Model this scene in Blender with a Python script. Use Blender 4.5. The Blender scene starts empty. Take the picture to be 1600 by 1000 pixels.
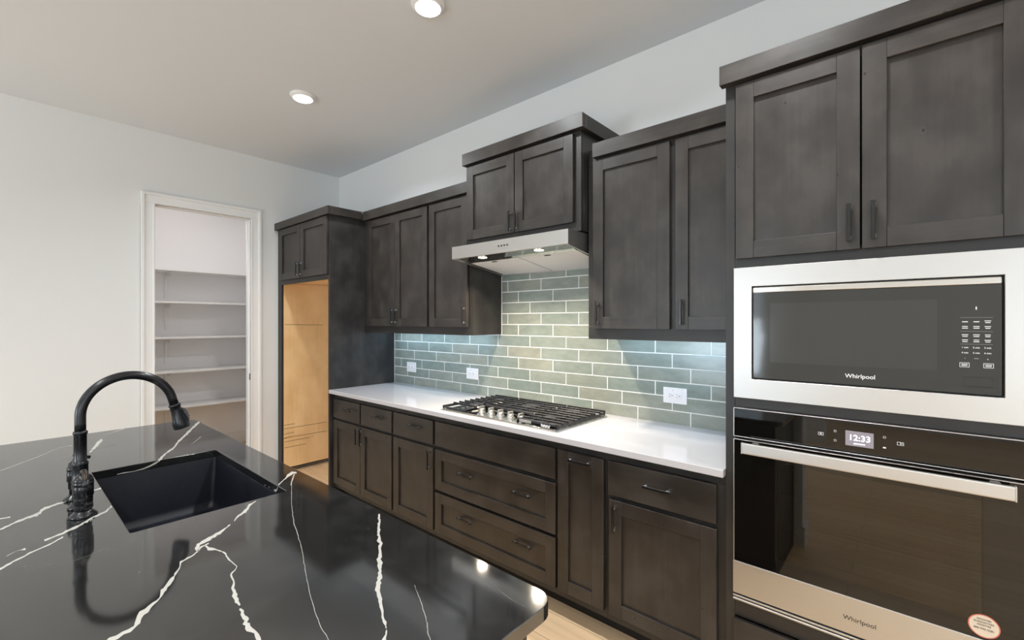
import bpy, bmesh, math, random
from mathutils import Vector, Matrix

RND = random.Random(11)
S = bpy.context.scene
COL = S.collection

# ---------------------------------------------------------------- camera, world, exposure, light
# Room coordinates used by the builders: x along the range wall from the left corner, y out from the
# range wall into the room, z up.  World = (x, -y, z).
def P(x, y, z):
    return Vector((x, -y, z))

cam_data = bpy.data.cameras.new('camera')
cam_data.sensor_width = 36.0
cam_data.lens = 15.99
cam_data.shift_y = 0.0017
cam_data.clip_start = 0.03
cam = bpy.data.objects.new('camera', cam_data)
cam.location = P(4.695, 2.482, 1.480)
cam.rotation_euler = (math.radians(90), 0, math.atan2(0.6606, 0.7508))
COL.objects.link(cam)
S.camera = cam

S.view_settings.view_transform = 'Standard'
S.view_settings.look = 'None'
S.view_settings.gamma = 1.0
S.view_settings.use_curve_mapping = False
S.view_settings.exposure = 0.14
try:
    S.cycles.use_denoising = True
    S.cycles.max_bounces = 10
    S.cycles.diffuse_bounces = 5
    S.cycles.caustics_reflective = False
    S.cycles.caustics_refractive = False
    S.cycles.sample_clamp_indirect = 6.0
except Exception:
    pass

world = bpy.data.worlds.new('world')
S.world = world
world.use_nodes = True
wbg = world.node_tree.nodes['Background']
wbg.inputs['Color'].default_value = (0.80, 0.90, 1.0, 1)
wbg.inputs['Strength'].default_value = 1.6

def area(name, loc, rot, sx, sy, power, color=(1, 1, 1), spread=180, shape='RECTANGLE'):
    l = bpy.data.lights.new(name, 'AREA')
    l.shape = shape
    l.size = sx
    l.size_y = sy
    l.energy = power
    l.color = color
    l.spread = math.radians(spread)
    o = bpy.data.objects.new(name, l)
    o.location = P(*loc)
    o.rotation_euler = rot
    COL.objects.link(o)
    return o

DAY = (0.70, 0.86, 1.0)
WARM = (1.0, 0.90, 0.78)
H90 = math.radians(90)
# daylight in the glazed openings behind the camera (the windows themselves are built below);
# each opening has sky light, plus an added fill tilted up to brighten the ceiling
UP = math.radians(32)
for wx, ww in ((2.1, 1.6), (6.7, 1.2)):
    area('daylight', (wx, 6.93, 1.52), (H90, 0, 0), ww, 2.0, 10.5 * ww, DAY)
    area('ceiling_fill', (wx, 6.90, 1.10), (H90 + UP, 0, 0), ww, 1.0, 33 * ww, (0.80, 0.90, 1.0))
for wy in (3.4, 5.55):
    area('daylight', (7.52, wy, 1.55), (0, H90, 0), 1.6, 1.7, 1.5, DAY)
    area('ceiling_fill', (7.50, wy, 1.10), (0, H90 + UP, 0), 1.0, 1.7, 9, (0.78, 0.90, 1.0))
# recessed ceiling lamps (the fittings are built below)
LAMPS = [(1.52, 1.07), (2.90, 1.07), (4.28, 1.07), (5.66, 1.07),
         (2.90, 3.40), (4.28, 3.40), (5.66, 3.40),
         (2.90, 5.60), (5.66, 5.60)]
for lx, ly in LAMPS:
    area('ceiling_lamp', (lx, ly, 3.005), (0, 0, 0), 0.12, 0.12, 14.0, (0.945, 0.975, 1.0), 150, 'DISK')
area('pantry_lamp', (-0.27, 1.2, 3.02), (0, 0, 0), 0.14, 0.14, 8.5, (1.0, 0.955, 0.93), 175, 'DISK')
# light bars under the wall cabinets, lamps in the range hood
area('under_cabinet_glow', (1.74, 0.10, 1.4150), (0, 0, 0), 1.20, 0.02, 2.1, (0.46, 0.73, 1.0), 170)
area('under_cabinet_glow', (3.76, 0.10, 1.4150), (0, 0, 0), 0.72, 0.02, 1.05, (0.46, 0.73, 1.0), 170)
for hx in (2.66, 3.11):
    area('hood_glow', (hx, 0.450, 1.8805), (0, 0, 0), 0.05, 0.05, 6.5, (1.0, 0.85, 0.66), 126, 'DISK')

# ---------------------------------------------------------------- materials
def new_mat(name):
    m = bpy.data.materials.new(name)
    m.use_nodes = True
    nt = m.node_tree
    b = nt.nodes['Principled BSDF']
    return m, nt, b

def plain(name, col, rough=0.5, metal=0.0, ior=1.5, emis=None, strength=0.0, coat=0.0):
    m, nt, b = new_mat(name)
    b.inputs['Base Color'].default_value = (*col, 1)
    b.inputs['Roughness'].default_value = rough
    b.inputs['Metallic'].default_value = metal
    b.inputs['IOR'].default_value = ior
    b.inputs['Coat Weight'].default_value = coat
    if emis:
        b.inputs['Emission Color'].default_value = (*emis, 1)
        b.inputs['Emission Strength'].default_value = strength
    return m

def N(nt, t, **kw):
    n = nt.nodes.new(t)
    for k, v in kw.items():
        setattr(n, k, v)
    return n

def ramp(nt, src, stops):
    r = N(nt, 'ShaderNodeValToRGB')
    e = r.color_ramp.elements
    e[0].position, e[0].color = stops[0][0], (*stops[0][1], 1)
    e[1].position, e[1].color = stops[-1][0], (*stops[-1][1], 1)
    for p, c in stops[1:-1]:
        q = e.new(p)
        q.color = (*c, 1)
    nt.links.new(src, r.inputs['Fac'])
    return r

def mixc(nt, fac, a, b, mode='MIX'):
    m = N(nt, 'ShaderNodeMix', data_type='RGBA', blend_type=mode)
    for sock, v in ((m.inputs[0], fac), (m.inputs[6], a), (m.inputs[7], b)):
        if hasattr(v, 'links'):
            nt.links.new(v, sock)
        elif isinstance(v, tuple):
            sock.default_value = (*v, 1)
        else:
            sock.default_value = v
    return m.outputs[2]

def noise(nt, vec, scale, detail=3, rough=0.5):
    n = N(nt, 'ShaderNodeTexNoise')
    n.inputs['Scale'].default_value = scale
    n.inputs['Detail'].default_value = detail
    n.inputs['Roughness'].default_value = rough
    if vec is not None:
        nt.links.new(vec, n.inputs['Vector'])
    return n.outputs['Fac']

def mapping(nt, src, scale):
    m = N(nt, 'ShaderNodeMapping')
    m.inputs['Scale'].default_value = scale
    nt.links.new(src, m.inputs['Vector'])
    return m.outputs['Vector']

def bump(nt, b, h, strength, dist):
    k = N(nt, 'ShaderNodeBump')
    k.inputs['Strength'].default_value = strength
    k.inputs['Distance'].default_value = dist
    nt.links.new(h, k.inputs['Height'])
    nt.links.new(k.outputs['Normal'], b.inputs['Normal'])

def wood(name, dark, mid, light, knots=True, rough=0.38, grain=55.0, cloud=5.0, spec=0.5):
    """Stained timber: the UV's v runs along the grain, in metres."""
    m, nt, b = new_mat(name)
    uv = N(nt, 'ShaderNodeUVMap', uv_map='UVMap').outputs['UV']
    fine = noise(nt, mapping(nt, uv, (grain, 2.2, 1)), 1.0, 4, 0.6)
    cl = noise(nt, mapping(nt, uv, (1.0, 0.75, 1)), cloud * 1.5, 3, 0.5)
    mid_f = noise(nt, mapping(nt, uv, (9.0, 0.8, 1)), 1.0, 2, 0.5)
    add = N(nt, 'ShaderNodeMath', operation='MULTIPLY_ADD')
    nt.links.new(fine, add.inputs[0]); add.inputs[1].default_value = 0.20
    a2 = N(nt, 'ShaderNodeMath', operation='MULTIPLY_ADD')
    nt.links.new(cl, a2.inputs[0]); a2.inputs[1].default_value = 0.66
    a3 = N(nt, 'ShaderNodeMath', operation='MULTIPLY')
    nt.links.new(mid_f, a3.inputs[0]); a3.inputs[1].default_value = 0.14
    nt.links.new(a3.outputs[0], a2.inputs[2]); nt.links.new(a2.outputs[0], add.inputs[2])
    col = ramp(nt, add.outputs[0], [(0.39, dark), (0.5, mid), (0.61, light)]).outputs['Color']
    if knots:
        v = N(nt, 'ShaderNodeTexVoronoi', voronoi_dimensions='2D')
        v.inputs['Scale'].default_value = 2.6
        nt.links.new(mapping(nt, uv, (1.35, 1.0, 1)), v.inputs['Vector'])
        kr = ramp(nt, v.outputs['Distance'], [(0.0, (0.05, 0.05, 0.05)), (0.010, (0.12, 0.12, 0.12)), (0.018, (1.3, 1.3, 1.3)), (0.03, (1, 1, 1))]).outputs['Color']
        col = mixc(nt, 1.0, col, kr, 'MULTIPLY')
    nt.links.new(col, b.inputs['Base Color'])
    rr = N(nt, 'ShaderNodeMapRange')
    rr.inputs['To Min'].default_value = rough - 0.07
    rr.inputs['To Max'].default_value = rough + 0.10
    nt.links.new(cl, rr.inputs['Value'])
    nt.links.new(rr.outputs['Result'], b.inputs['Roughness'])
    b.inputs['Specular IOR Level'].default_value = spec
    bump(nt, b, fine, 0.12, 0.0015)
    return m

M = {}
def paint(name, col, rough=0.75, tex=0.06):
    m, nt, b = new_mat(name)
    co = N(nt, 'ShaderNodeTexCoord').outputs['Object']
    n = noise(nt, co, 160, 3)
    b.inputs['Base Color'].default_value = (*col, 1)
    b.inputs['Roughness'].default_value = rough
    bump(nt, b, n, tex, 0.002)
    return m
M['wall'] = paint('wall_paint', (0.80, 0.81, 0.805))
M['pantry'] = paint('pantry_paint', (0.88, 0.865, 0.87))
M['ceiling'] = paint('ceiling_paint', (0.755, 0.785, 0.815), 0.9, 0.10)
M['trim'] = plain('white_trim_enamel', (0.84, 0.84, 0.83), 0.35)
M['wood'] = wood('espresso_stained_alder', (0.0205, 0.0168, 0.0142), (0.0295, 0.0246, 0.0208), (0.043, 0.0365, 0.0312))
M['frame'] = wood('espresso_face_frame', (0.014, 0.012, 0.011), (0.019, 0.017, 0.015), (0.026, 0.023, 0.020), False, 0.42)
M['wood_flat'] = wood('espresso_cabinet_side', (0.020, 0.018, 0.018), (0.030, 0.028, 0.027), (0.044, 0.041, 0.039), False, 0.42)
M['toe'] = plain('toe_kick_black', (0.012, 0.011, 0.011), 0.6)
M['maple'] = wood('maple_veneer', (0.76, 0.49, 0.235), (0.83, 0.555, 0.28), (0.88, 0.61, 0.325), False, 0.45, 40, 3.0)
M['pencil'] = plain('pencil_line', (0.05, 0.035, 0.02), 0.8)
M['steel'] = None
def steel(name, col, rough, sx, sy):
    m, nt, b = new_mat(name)
    co = N(nt, 'ShaderNodeTexCoord').outputs['Object']
    n = noise(nt, mapping(nt, co, (sx, 400, sy)), 1.0, 2)
    b.inputs['Base Color'].default_value = (*col, 1)
    b.inputs['Metallic'].default_value = 1.0
    rr = N(nt, 'ShaderNodeMapRange')
    rr.inputs['To Min'].default_value = rough - 0.05
    rr.inputs['To Max'].default_value = rough + 0.05
    nt.links.new(n, rr.inputs['Value'])
    nt.links.new(rr.outputs['Result'], b.inputs['Roughness'])
    bump(nt, b, n, 0.05, 0.0004)
    return m
M['steel'] = steel('brushed_steel', (0.54, 0.522, 0.495), 0.40, 3, 600)
M['steel_polish'] = plain('polished_steel', (0.82, 0.80, 0.77), 0.12, 1.0)
M['filter'] = plain('hood_filter_mesh', (0.88, 0.87, 0.88), 0.5, 0.0)
M['black_metal'] = plain('matte_black_metal', (0.016, 0.016, 0.018), 0.34, 0.0, 1.6)
M['pull'] = plain('black_pull_finish', (0.008, 0.008, 0.008), 0.26)
M['post'] = plain('black_chrome', (0.52, 0.52, 0.52), 0.34, 1.0)
M['faucet'] = plain('black_faucet_finish', (0.007, 0.0075, 0.009), 0.24, 0.0, 1.5)
M['bronze'] = plain('dark_bronze', (0.055, 0.042, 0.034), 0.3, 0.8)
M['iron'] = plain('cast_iron', (0.010, 0.010, 0.011), 0.42)
M['burner'] = plain('burner_cap', (0.025, 0.025, 0.027), 0.5)
M['brass'] = plain('burner_ring', (0.45, 0.42, 0.38), 0.35, 1.0)
M['black_glass'] = plain('black_glass', (0.004, 0.0035, 0.003), 0.03, 0.0, 1.55)
M['mw_glass'] = plain('smoked_glass', (0.035, 0.036, 0.034), 0.06, 0.0, 1.5)
M['mw_window'] = plain('smoked_window', (0.044, 0.045, 0.043), 0.08, 0.0, 1.5)
M['gap'] = plain('shadow_gap_black', (0.006, 0.006, 0.006), 0.6)
M['cavity'] = plain('oven_enamel', (0.10, 0.10, 0.085), 0.4)
M['white_ink'] = plain('white_print', (0.80, 0.80, 0.80), 0.5)
M['grey_ink'] = plain('grey_print', (0.30, 0.30, 0.30), 0.5)
M['black_ink'] = plain('dark_print', (0.02, 0.02, 0.02), 0.4)
M['plate'] = plain('white_plastic', (0.84, 0.83, 0.85), 0.35)
M['slot'] = plain('dark_slot', (0.03, 0.03, 0.03), 0.6)
M['lens'] = plain('lamp_lens', (0.9, 0.9, 0.88), 0.5, emis=(1.0, 0.97, 0.92), strength=9.0)
M['hood_lens'] = plain('hood_lamp_lens', (0.9, 0.88, 0.8), 0.5, emis=(1.0, 0.90, 0.74), strength=6.0)
M['led'] = plain('led_diffuser', (0.9, 0.9, 0.95), 0.5, emis=(0.78, 0.89, 1.0), strength=4.0)
M['screen'] = plain('clock_screen', (0.10, 0.09, 0.10), 0.2, emis=(0.30, 0.27, 0.30), strength=0.75)
M['digits'] = plain('clock_digits', (0.9, 0.9, 1.0), 0.4, emis=(0.90, 0.92, 1.0), strength=1.1)
M['sticker'] = plain('cream_sticker', (0.72, 0.62, 0.50), 0.5)
M['sticker_rim'] = plain('red_sticker_rim', (0.60, 0.16, 0.11), 0.5)
M['sky'] = plain('window_glass', (0.9, 0.95, 1.0), 0.02)

def make_tinted():
    m, nt, b = new_mat('tinted_oven_glass')
    out = nt.nodes['Material Output']
    g = N(nt, 'ShaderNodeBsdfGlossy'); g.inputs['Roughness'].default_value = 0.02
    g.inputs['Color'].default_value = (1, 0.97, 0.92, 1)
    t = N(nt, 'ShaderNodeBsdfTransparent'); t.inputs['Color'].default_value = (0.34, 0.32, 0.26, 1)
    f = N(nt, 'ShaderNodeFresnel'); f.inputs['IOR'].default_value = 1.6
    mx = N(nt, 'ShaderNodeMixShader')
    nt.links.new(f.outputs[0], mx.inputs[0]); nt.links.new(t.outputs[0], mx.inputs[1]); nt.links.new(g.outputs[0], mx.inputs[2])
    nt.links.new(mx.outputs[0], out.inputs['Surface'])
    return m
M['tint'] = make_tinted()

def make_clear():
    m, nt, b = new_mat('clear_window_glass')
    out = nt.nodes['Material Output']
    g = N(nt, 'ShaderNodeBsdfGlossy'); g.inputs['Roughness'].default_value = 0.01
    t = N(nt, 'ShaderNodeBsdfTransparent')
    f = N(nt, 'ShaderNodeFresnel'); f.inputs['IOR'].default_value = 1.45
    mx = N(nt, 'ShaderNodeMixShader')
    nt.links.new(f.outputs[0], mx.inputs[0]); nt.links.new(t.outputs[0], mx.inputs[1]); nt.links.new(g.outputs[0], mx.inputs[2])
    nt.links.new(mx.outputs[0], out.inputs['Surface'])
    return m
M['clear'] = make_clear()

def make_floor():
    m, nt, b = new_mat('oak_plank_floor')
    co = N(nt, 'ShaderNodeTexCoord').outputs['Object']
    br = N(nt, 'ShaderNodeTexBrick')
    br.offset = 0.37
    br.inputs['Scale'].default_value = 1.0
    br.inputs['Brick Width'].default_value = 1.45
    br.inputs['Row Height'].default_value = 0.17
    br.inputs['Mortar Size'].default_value = 0.0016
    br.inputs['Color1'].default_value = (0.0, 0.0, 0.0, 1)
    br.inputs['Color2'].default_value = (1.0, 1.0, 1.0, 1)
    br.inputs['Mortar'].default_value = (0.5, 0.5, 0.5, 1)
    nt.links.new(co, br.inputs['Vector'])
    grain = noise(nt, mapping(nt, co, (1.5, 26, 1)), 1.0, 4, 0.6)
    tone = ramp(nt, br.outputs['Color'], [(0.0, (0.76, 0.535, 0.32)), (1.0, (0.86, 0.64, 0.41))]).outputs['Color']
    gr = ramp(nt, grain, [(0.3, (0.86, 0.84, 0.82)), (0.7, (1.06, 1.06, 1.06))]).outputs['Color']
    col = mixc(nt, 1.0, tone, gr, 'MULTIPLY')
    col = mixc(nt, br.outputs['Fac'], col, (0.24, 0.15, 0.09))
    nt.links.new(col, b.inputs['Base Color'])
    b.inputs['Roughness'].default_value = 0.42
    return m
M['floor'] = make_floor()

def make_black_quartz():
    m, nt, b = new_mat('black_quartz')
    co = N(nt, 'ShaderNodeTexCoord').outputs['Object']
    v = N(nt, 'ShaderNodeTexVoronoi'); v.inputs['Scale'].default_value = 24
    nt.links.new(co, v.inputs['Vector'])
    sp = ramp(nt, v.outputs['Distance'], [(0.0, (1, 1, 1)), (0.035, (1, 1, 1)), (0.075, (0, 0, 0))]).outputs['Color']
    n2 = noise(nt, co, 3.2, 3)
    gate = ramp(nt, n2, [(0.50, (0, 0, 0)), (0.62, (1, 1, 1))]).outputs['Color']
    f = mixc(nt, 1.0, sp, gate, 'MULTIPLY')
    hz = ramp(nt, noise(nt, co, 9, 5, 0.65), [(0.45, (0.010, 0.010, 0.010)), (0.8, (0.030, 0.030, 0.029))]).outputs['Color']
    col = mixc(nt, f, hz, (0.16, 0.155, 0.15))
    nt.links.new(col, b.inputs['Base Color'])
    b.inputs['Roughness'].default_value = 0.075
    b.inputs['IOR'].default_value = 2.25
    return m
M['quartz_black'] = make_black_quartz()
M['faint'] = plain('faint_vein', (0.16, 0.155, 0.145), 0.10, 0.0, 1.8)
M['vein'] = plain('white_vein', (0.52, 0.50, 0.455), 0.10, 0.0, 1.6)
M['quartz_white'] = plain('white_quartz', (0.55, 0.535, 0.55), 0.09, 0.0, 1.55)

def make_sink():
    m, nt, b = new_mat('black_granite_composite')
    co = N(nt, 'ShaderNodeTexCoord').outputs['Object']
    n = noise(nt, co, 700, 2)
    col = ramp(nt, n, [(0.45, (0.004, 0.0045, 0.007)), (0.75, (0.024, 0.029, 0.048))]).outputs['Color']
    nt.links.new(col, b.inputs['Base Color'])
    b.inputs['Roughness'].default_value = 0.42
    b.inputs['Specular IOR Level'].default_value = 0.3
    return m
M['sink'] = make_sink()

def make_tile():
    m, nt, b = new_mat('sage_glazed_tile')
    at = N(nt, 'ShaderNodeAttribute', attribute_name='tone')
    co = N(nt, 'ShaderNodeTexCoord').outputs['Object']
    base = ramp(nt, at.outputs['Fac'], [(0.0, (0.210, 0.260, 0.242)), (0.35, (0.250, 0.292, 0.266)), (0.7, (0.287, 0.312, 0.273)), (1.0, (0.329, 0.330, 0.277))]).outputs['Color']
    cl = noise(nt, mapping(nt, co, (7, 7, 16)), 1.6, 4, 0.6)
    sh = ramp(nt, cl, [(0.3, (0.86, 0.88, 0.87)), (0.7, (1.12, 1.10, 1.08))]).outputs['Color']
    nt.links.new(mixc(nt, 1.0, base, sh, 'MULTIPLY'), b.inputs['Base Color'])
    b.inputs['Roughness'].default_value = 0.16
    bump(nt, b, noise(nt, co, 22, 2), 0.10, 0.004)
    return m
M['tile'] = make_tile()
M['grout'] = plain('white_grout', (0.86, 0.855, 0.84), 0.8)

# ---------------------------------------------------------------- mesh builder
class MB:
    def __init__(self):
        self.bm = bmesh.new()
        self.uv = self.bm.loops.layers.uv.new('UVMap')
        self.tone = self.bm.faces.layers.float.new('tone')

    def _append(self, tmp, mi, g, tone=0.0):
        off = (RND.uniform(-3, 3), RND.uniform(-3, 3))
        gi = 'xyz'.index(g)
        oth = [i for i in range(3) if i != gi]
        mp = {}
        for v in tmp.verts:
            mp[v] = self.bm.verts.new(v.co)
        for f in tmp.faces:
            try:
                nf = self.bm.faces.new([mp[v] for v in f.verts])
            except ValueError:
                continue
            nf.material_index = mi
            nf[self.tone] = tone
            nf.smooth = f.smooth
            for lp in nf.loops:
                c = lp.vert.co
                lp[self.uv].uv = (c[oth[0]] + c[oth[1]] + off[0], c[gi] + off[1])
        tmp.free()

    def box(self, x0, x1, y0, y1, z0, z1, g='z', bev=0.0012, mi=0, seg=1, tone=0.0):
        t = bmesh.new()
        bmesh.ops.create_cube(t, size=1.0)
        for v in t.verts:
            v.co = Vector(((x0 + x1) / 2 + v.co.x * (x1 - x0), -(y0 + y1) / 2 + v.co.y * (y1 - y0), (z0 + z1) / 2 + v.co.z * (z1 - z0)))
        if bev > 0:
            w = min(bev, 0.45 * min(abs(x1 - x0), abs(y1 - y0), abs(z1 - z0)))
            bmesh.ops.bevel(t, geom=list(t.edges), offset=w, segments=seg, profile=0.5, affect='EDGES')
        self._append(t, mi, g, tone)
        return self

    def prism(self, pts, a0, a1, axis, g='z', mi=0, bev=0.0):
        """Polygon pts extruded along a room axis; pts are the other two room coordinates in order."""
        t = bmesh.new()
        def pt(p, a):
            if axis == 'x': return P(a, p[0], p[1])
            if axis == 'y': return P(p[0], a, p[1])
            return P(p[0], p[1], a)
        A = [t.verts.new(pt(p, a0)) for p in pts]
        B = [t.verts.new(pt(p, a1)) for p in pts]
        t.faces.new(A); t.faces.new(B[::-1])
        n = len(pts)
        for i in range(n):
            t.faces.new((A[i], B[i], B[(i + 1) % n], A[(i + 1) % n]))
        bmesh.ops.recalc_face_normals(t, faces=t.faces)
        if bev > 0:
            bmesh.ops.bevel(t, geom=list(t.edges), offset=bev, segments=1, profile=0.5, affect='EDGES')
        self._append(t, mi, g)
        return self

    def ring(self, X0, X1, Z0, Z1, A0, A1, B0, B1, y0, y1, bev=0.0012, mi=0):
        """One-piece rectangular frame, front towards the room."""
        t = bmesh.new()
        o = [(X0, Z0), (X1, Z0), (X1, Z1), (X0, Z1)]
        i = [(A0, B0), (A1, B0), (A1, B1), (A0, B1)]
        V = {(k, y): [t.verts.new(P(p[0], y, p[1])) for p in q] for k, q in (('o', o), ('i', i)) for y in (y0, y1)}
        for n in range(4):
            m_ = (n + 1) % 4
            for k, y in (('o', y0), ('o', y1)):
                t.faces.new((V['o', y][n], V['o', y][m_], V['i', y][m_], V['i', y][n]))
            for k in 'oi':
                t.faces.new((V[k, y0][n], V[k, y0][m_], V[k, y1][m_], V[k, y1][n]))
        bmesh.ops.recalc_face_normals(t, faces=t.faces)
        es = [e for e in t.edges if not ((e.verts[0] in V['o', y1]) != (e.verts[1] in V['o', y1]) and (e.verts[0] in V['i', y1]) != (e.verts[1] in V['i', y1])) and not ((e.verts[0] in V['o', y0]) or (e.verts[0] in V['i', y0]))]
        if bev > 0:
            bmesh.ops.bevel(t, geom=es, offset=bev, segments=1, profile=0.5, affect='EDGES')
        self._append(t, mi, 'x')
        return self

    def lathe(self, prof, c, axis='z', seg=40, mi=0, smooth=True):
        """prof: (radius, height) pairs bottom to top round a room axis through c (room coordinates)."""
        t = bmesh.new()
        rings = []
        for r, h in prof:
            ring = []
            for i in range(seg):
                a = 2 * math.pi * i / seg
                u, w = r * math.cos(a), r * math.sin(a)
                if axis == 'z': q = P(c[0] + u, c[1] + w, c[2] + h)
                elif axis == 'x': q = P(c[0] + h, c[1] + u, c[2] + w)
                else: q = P(c[0] + u, c[1] + h, c[2] + w)
                ring.append(t.verts.new(q))
            rings.append(ring)
        for a, b in zip(rings, rings[1:]):
            for i in range(seg):
                t.faces.new((a[i], a[(i + 1) % seg], b[(i + 1) % seg], b[i])).smooth = smooth
        t.faces.new(rings[0]); t.faces.new(rings[-1])
        bmesh.ops.recalc_face_normals(t, faces=t.faces)
        self._append(t, mi, 'z')
        return self

    def tube(self, pts, rad, seg=20, mi=0):
        """pts in room coordinates; rad a number or one per point."""
        pts = [P(*p) for p in pts]
        rad = rad if isinstance(rad, (list, tuple)) else [rad] * len(pts)
        t = bmesh.new()
        rings = []
        up = Vector((1, 0, 0))
        for i, p in enumerate(pts):
            d = (pts[min(i + 1, len(pts) - 1)] - pts[max(i - 1, 0)]).normalized()
            if abs(d.dot(up)) > 0.95:
                up = Vector((0, 0, 1))
            s = d.cross(up).normalized()
            up2 = s.cross(d).normalized()
            rings.append([t.verts.new(p + rad[i] * (math.cos(2 * math.pi * k / seg) * s + math.sin(2 * math.pi * k / seg) * up2)) for k in range(seg)])
            up = up2
        for a, b in zip(rings, rings[1:]):
            for i in range(seg):
                t.faces.new((a[i], a[(i + 1) % seg], b[(i + 1) % seg], b[i])).smooth = True
        t.faces.new(rings[0]); t.faces.new(rings[-1])
        bmesh.ops.recalc_face_normals(t, faces=t.faces)
        self._append(t, mi, 'z')
        return self

    def build(self, name, mats, parent=None, origin=None):
        for e in self.bm.edges:
            if len(e.link_faces) == 2 and e.calc_face_angle(0) > 0.6:
                e.smooth = False
        me = bpy.data.meshes.new(name)
        mats = mats if isinstance(mats, (list, tuple)) else [mats]
        cs = [v.co for v in self.bm.verts]
        if origin is not None:
            o = P(*origin)
        elif parent is not None:
            o = WL[parent.name].copy()
        else:
            o = Vector(((min(c.x for c in cs) + max(c.x for c in cs)) / 2, (min(c.y for c in cs) + max(c.y for c in cs)) / 2, min(c.z for c in cs)))
        for v in self.bm.verts:
            v.co -= o
        self.bm.to_mesh(me)
        self.bm.free()
        for m in mats:
            me.materials.append(m)
        ob = bpy.data.objects.new(name, me)
        COL.objects.link(ob)
        WL[ob.name] = o
        if parent is not None:
            ob.parent = parent
            ob.location = o - WL[parent.name]
        else:
            ob.location = o
        return ob

WL = {}

def thing(name, label, cat, loc, group=None):
    o = bpy.data.objects.new(name, None)
    o.empty_display_size = 0.1
    o.location = P(*loc)
    COL.objects.link(o)
    WL[o.name] = P(*loc)
    tag(o, label, cat, group)
    return o

def tag(o, label, cat, group=None):
    o['label'] = label
    o['category'] = cat
    if group:
        o['group'] = group
    return o

def structure(o):
    o['kind'] = 'structure'
    return o

def text(name, s, size, x, y, z, mat, parent, align='CENTER', weight=0.0):
    c = bpy.data.curves.new(name, 'FONT')
    c.body = s
    c.size = size
    c.align_x = align
    c.align_y = 'CENTER'
    c.extrude = 0.0002
    c.offset = weight
    c.resolution_u = 3
    c.materials.append(mat)
    tmp = bpy.data.objects.new(name + '_outline', c)
    COL.objects.link(tmp)
    me = bpy.data.meshes.new_from_object(tmp.evaluated_get(bpy.context.evaluated_depsgraph_get()))
    bpy.data.objects.remove(tmp)
    bpy.data.curves.remove(c)
    me.name = name
    o = bpy.data.objects.new(name, me)
    o.rotation_euler = (H90, 0, 0)
    COL.objects.link(o)
    WL[o.name] = P(x, y, z)
    o.parent = parent
    o.location = P(x, y, z) - WL[parent.name]
    return o

# ---------------------------------------------------------------- cabinet pieces
def pull_mesh(vert):
    L, w, st = 0.122, 0.0115, 0.030
    b = MB()
    if vert:
        b.box(-w / 2, w / 2, st - 0.009, st, -L / 2, L / 2, bev=0.0012)
        for s in (-1, 1):
            b.box(-0.0062, 0.0062, 0.0, st - 0.0085, s * (L / 2 - 0.012) - 0.0068, s * (L / 2 - 0.012) + 0.0068, bev=0.001, mi=1)
    else:
        b.box(-L / 2, L / 2, st - 0.009, st, -w / 2, w / 2, bev=0.0012)
        for s in (-1, 1):
            b.box(s * (L / 2 - 0.012) - 0.0068, s * (L / 2 - 0.012) + 0.0068, 0.0, st - 0.0085, -0.0062, 0.0062, bev=0.001, mi=1)
    me = bpy.data.meshes.new('handle')
    b.bm.to_mesh(me); b.bm.free()
    me.materials.append(M['pull'])
    me.materials.append(M['post'])
    return me
PULL = {True: pull_mesh(True), False: pull_mesh(False)}

def pull(parent, x, y, z, vert=True):
    o = bpy.data.objects.new('handle', PULL[vert])
    COL.objects.link(o)
    WL[o.name] = P(x, y, z)
    o.parent = parent
    o.location = P(x, y, z) - WL[parent.name]
    return o

def shaker(b, x0, x1, z0, z1, yb, yf, st=0.062, rec=0.0115):
    b.box(x0, x0 + st, yb, yf, z0, z1, 'z')
    b.box(x1 - st, x1, yb, yf, z0, z1, 'z')
    b.box(x0 + st, x1 - st, yb, yf, z1 - st, z1, 'x')
    b.box(x0 + st, x1 - st, yb, yf, z0, z0 + st, 'x')
    b.box(x0 + st - 0.002, x1 - st + 0.002, yb + 0.001, yf - rec, z0 + st - 0.002, z1 - st + 0.002, 'z', bev=0)

def door(par, x0, x1, z0, z1, yb, hx=None, hz=None, st=0.062, th=0.02, name='door', vert=True):
    b = MB()
    shaker(b, x0, x1, z0, z1, yb, yb + th, st)
    d = b.build(name, M['wood'], par, ((x0 + x1) / 2, yb, z0))
    for h in ([hx] if not isinstance(hx, (list, tuple)) else hx):
        if h is not None:
            pull(d, h, yb + th - (0.0115 if name == 'drawer' else 0.0), hz, vert)
    return d

def slab(par, x0, x1, z0, z1, yb, hx=None, hz=None, th=0.02, name='drawer'):
    b = MB()
    b.box(x0, x1, yb, yb + th, z0, z1, 'x', 0.002, seg=2)
    d = b.build(name, M['wood'], par, ((x0 + x1) / 2, yb, z0))
    if hx is not None:
        pull(d, hx, yb + th, hz, False)
    return d

# ---------------------------------------------------------------- the setting
RX, RY, RH = 7.6, 7.0, 3.048
def wallbox(name, boxes, mat=None):
    b = MB()
    for x in boxes:
        b.box(*x, bev=0)
    return structure(b.build(name, mat or M['wall']))

wallbox('floor', [(-1.75, RX + 0.1, -0.1, RY + 0.1, -0.08, 0.0)], M['floor'])
wallbox('ceiling', [(-1.75, RX + 0.1, -0.1, RY + 0.1, RH, RH + 0.08)], M['ceiling'])
wallbox('wall_back', [(-1.75, RX + 0.1, -0.12, 0.0, 0, RH)])
D0, D1, DH = 0.888, 1.612, 2.452       # pantry opening
wallbox('wall_left', [(-0.115, 0, 0, D0 - 0.018, 0, RH), (-0.115, 0, D1 + 0.018, RY, 0, RH), (-0.115, 0, D0 - 0.018, D1 + 0.018, DH + 0.018, RH)])
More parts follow.
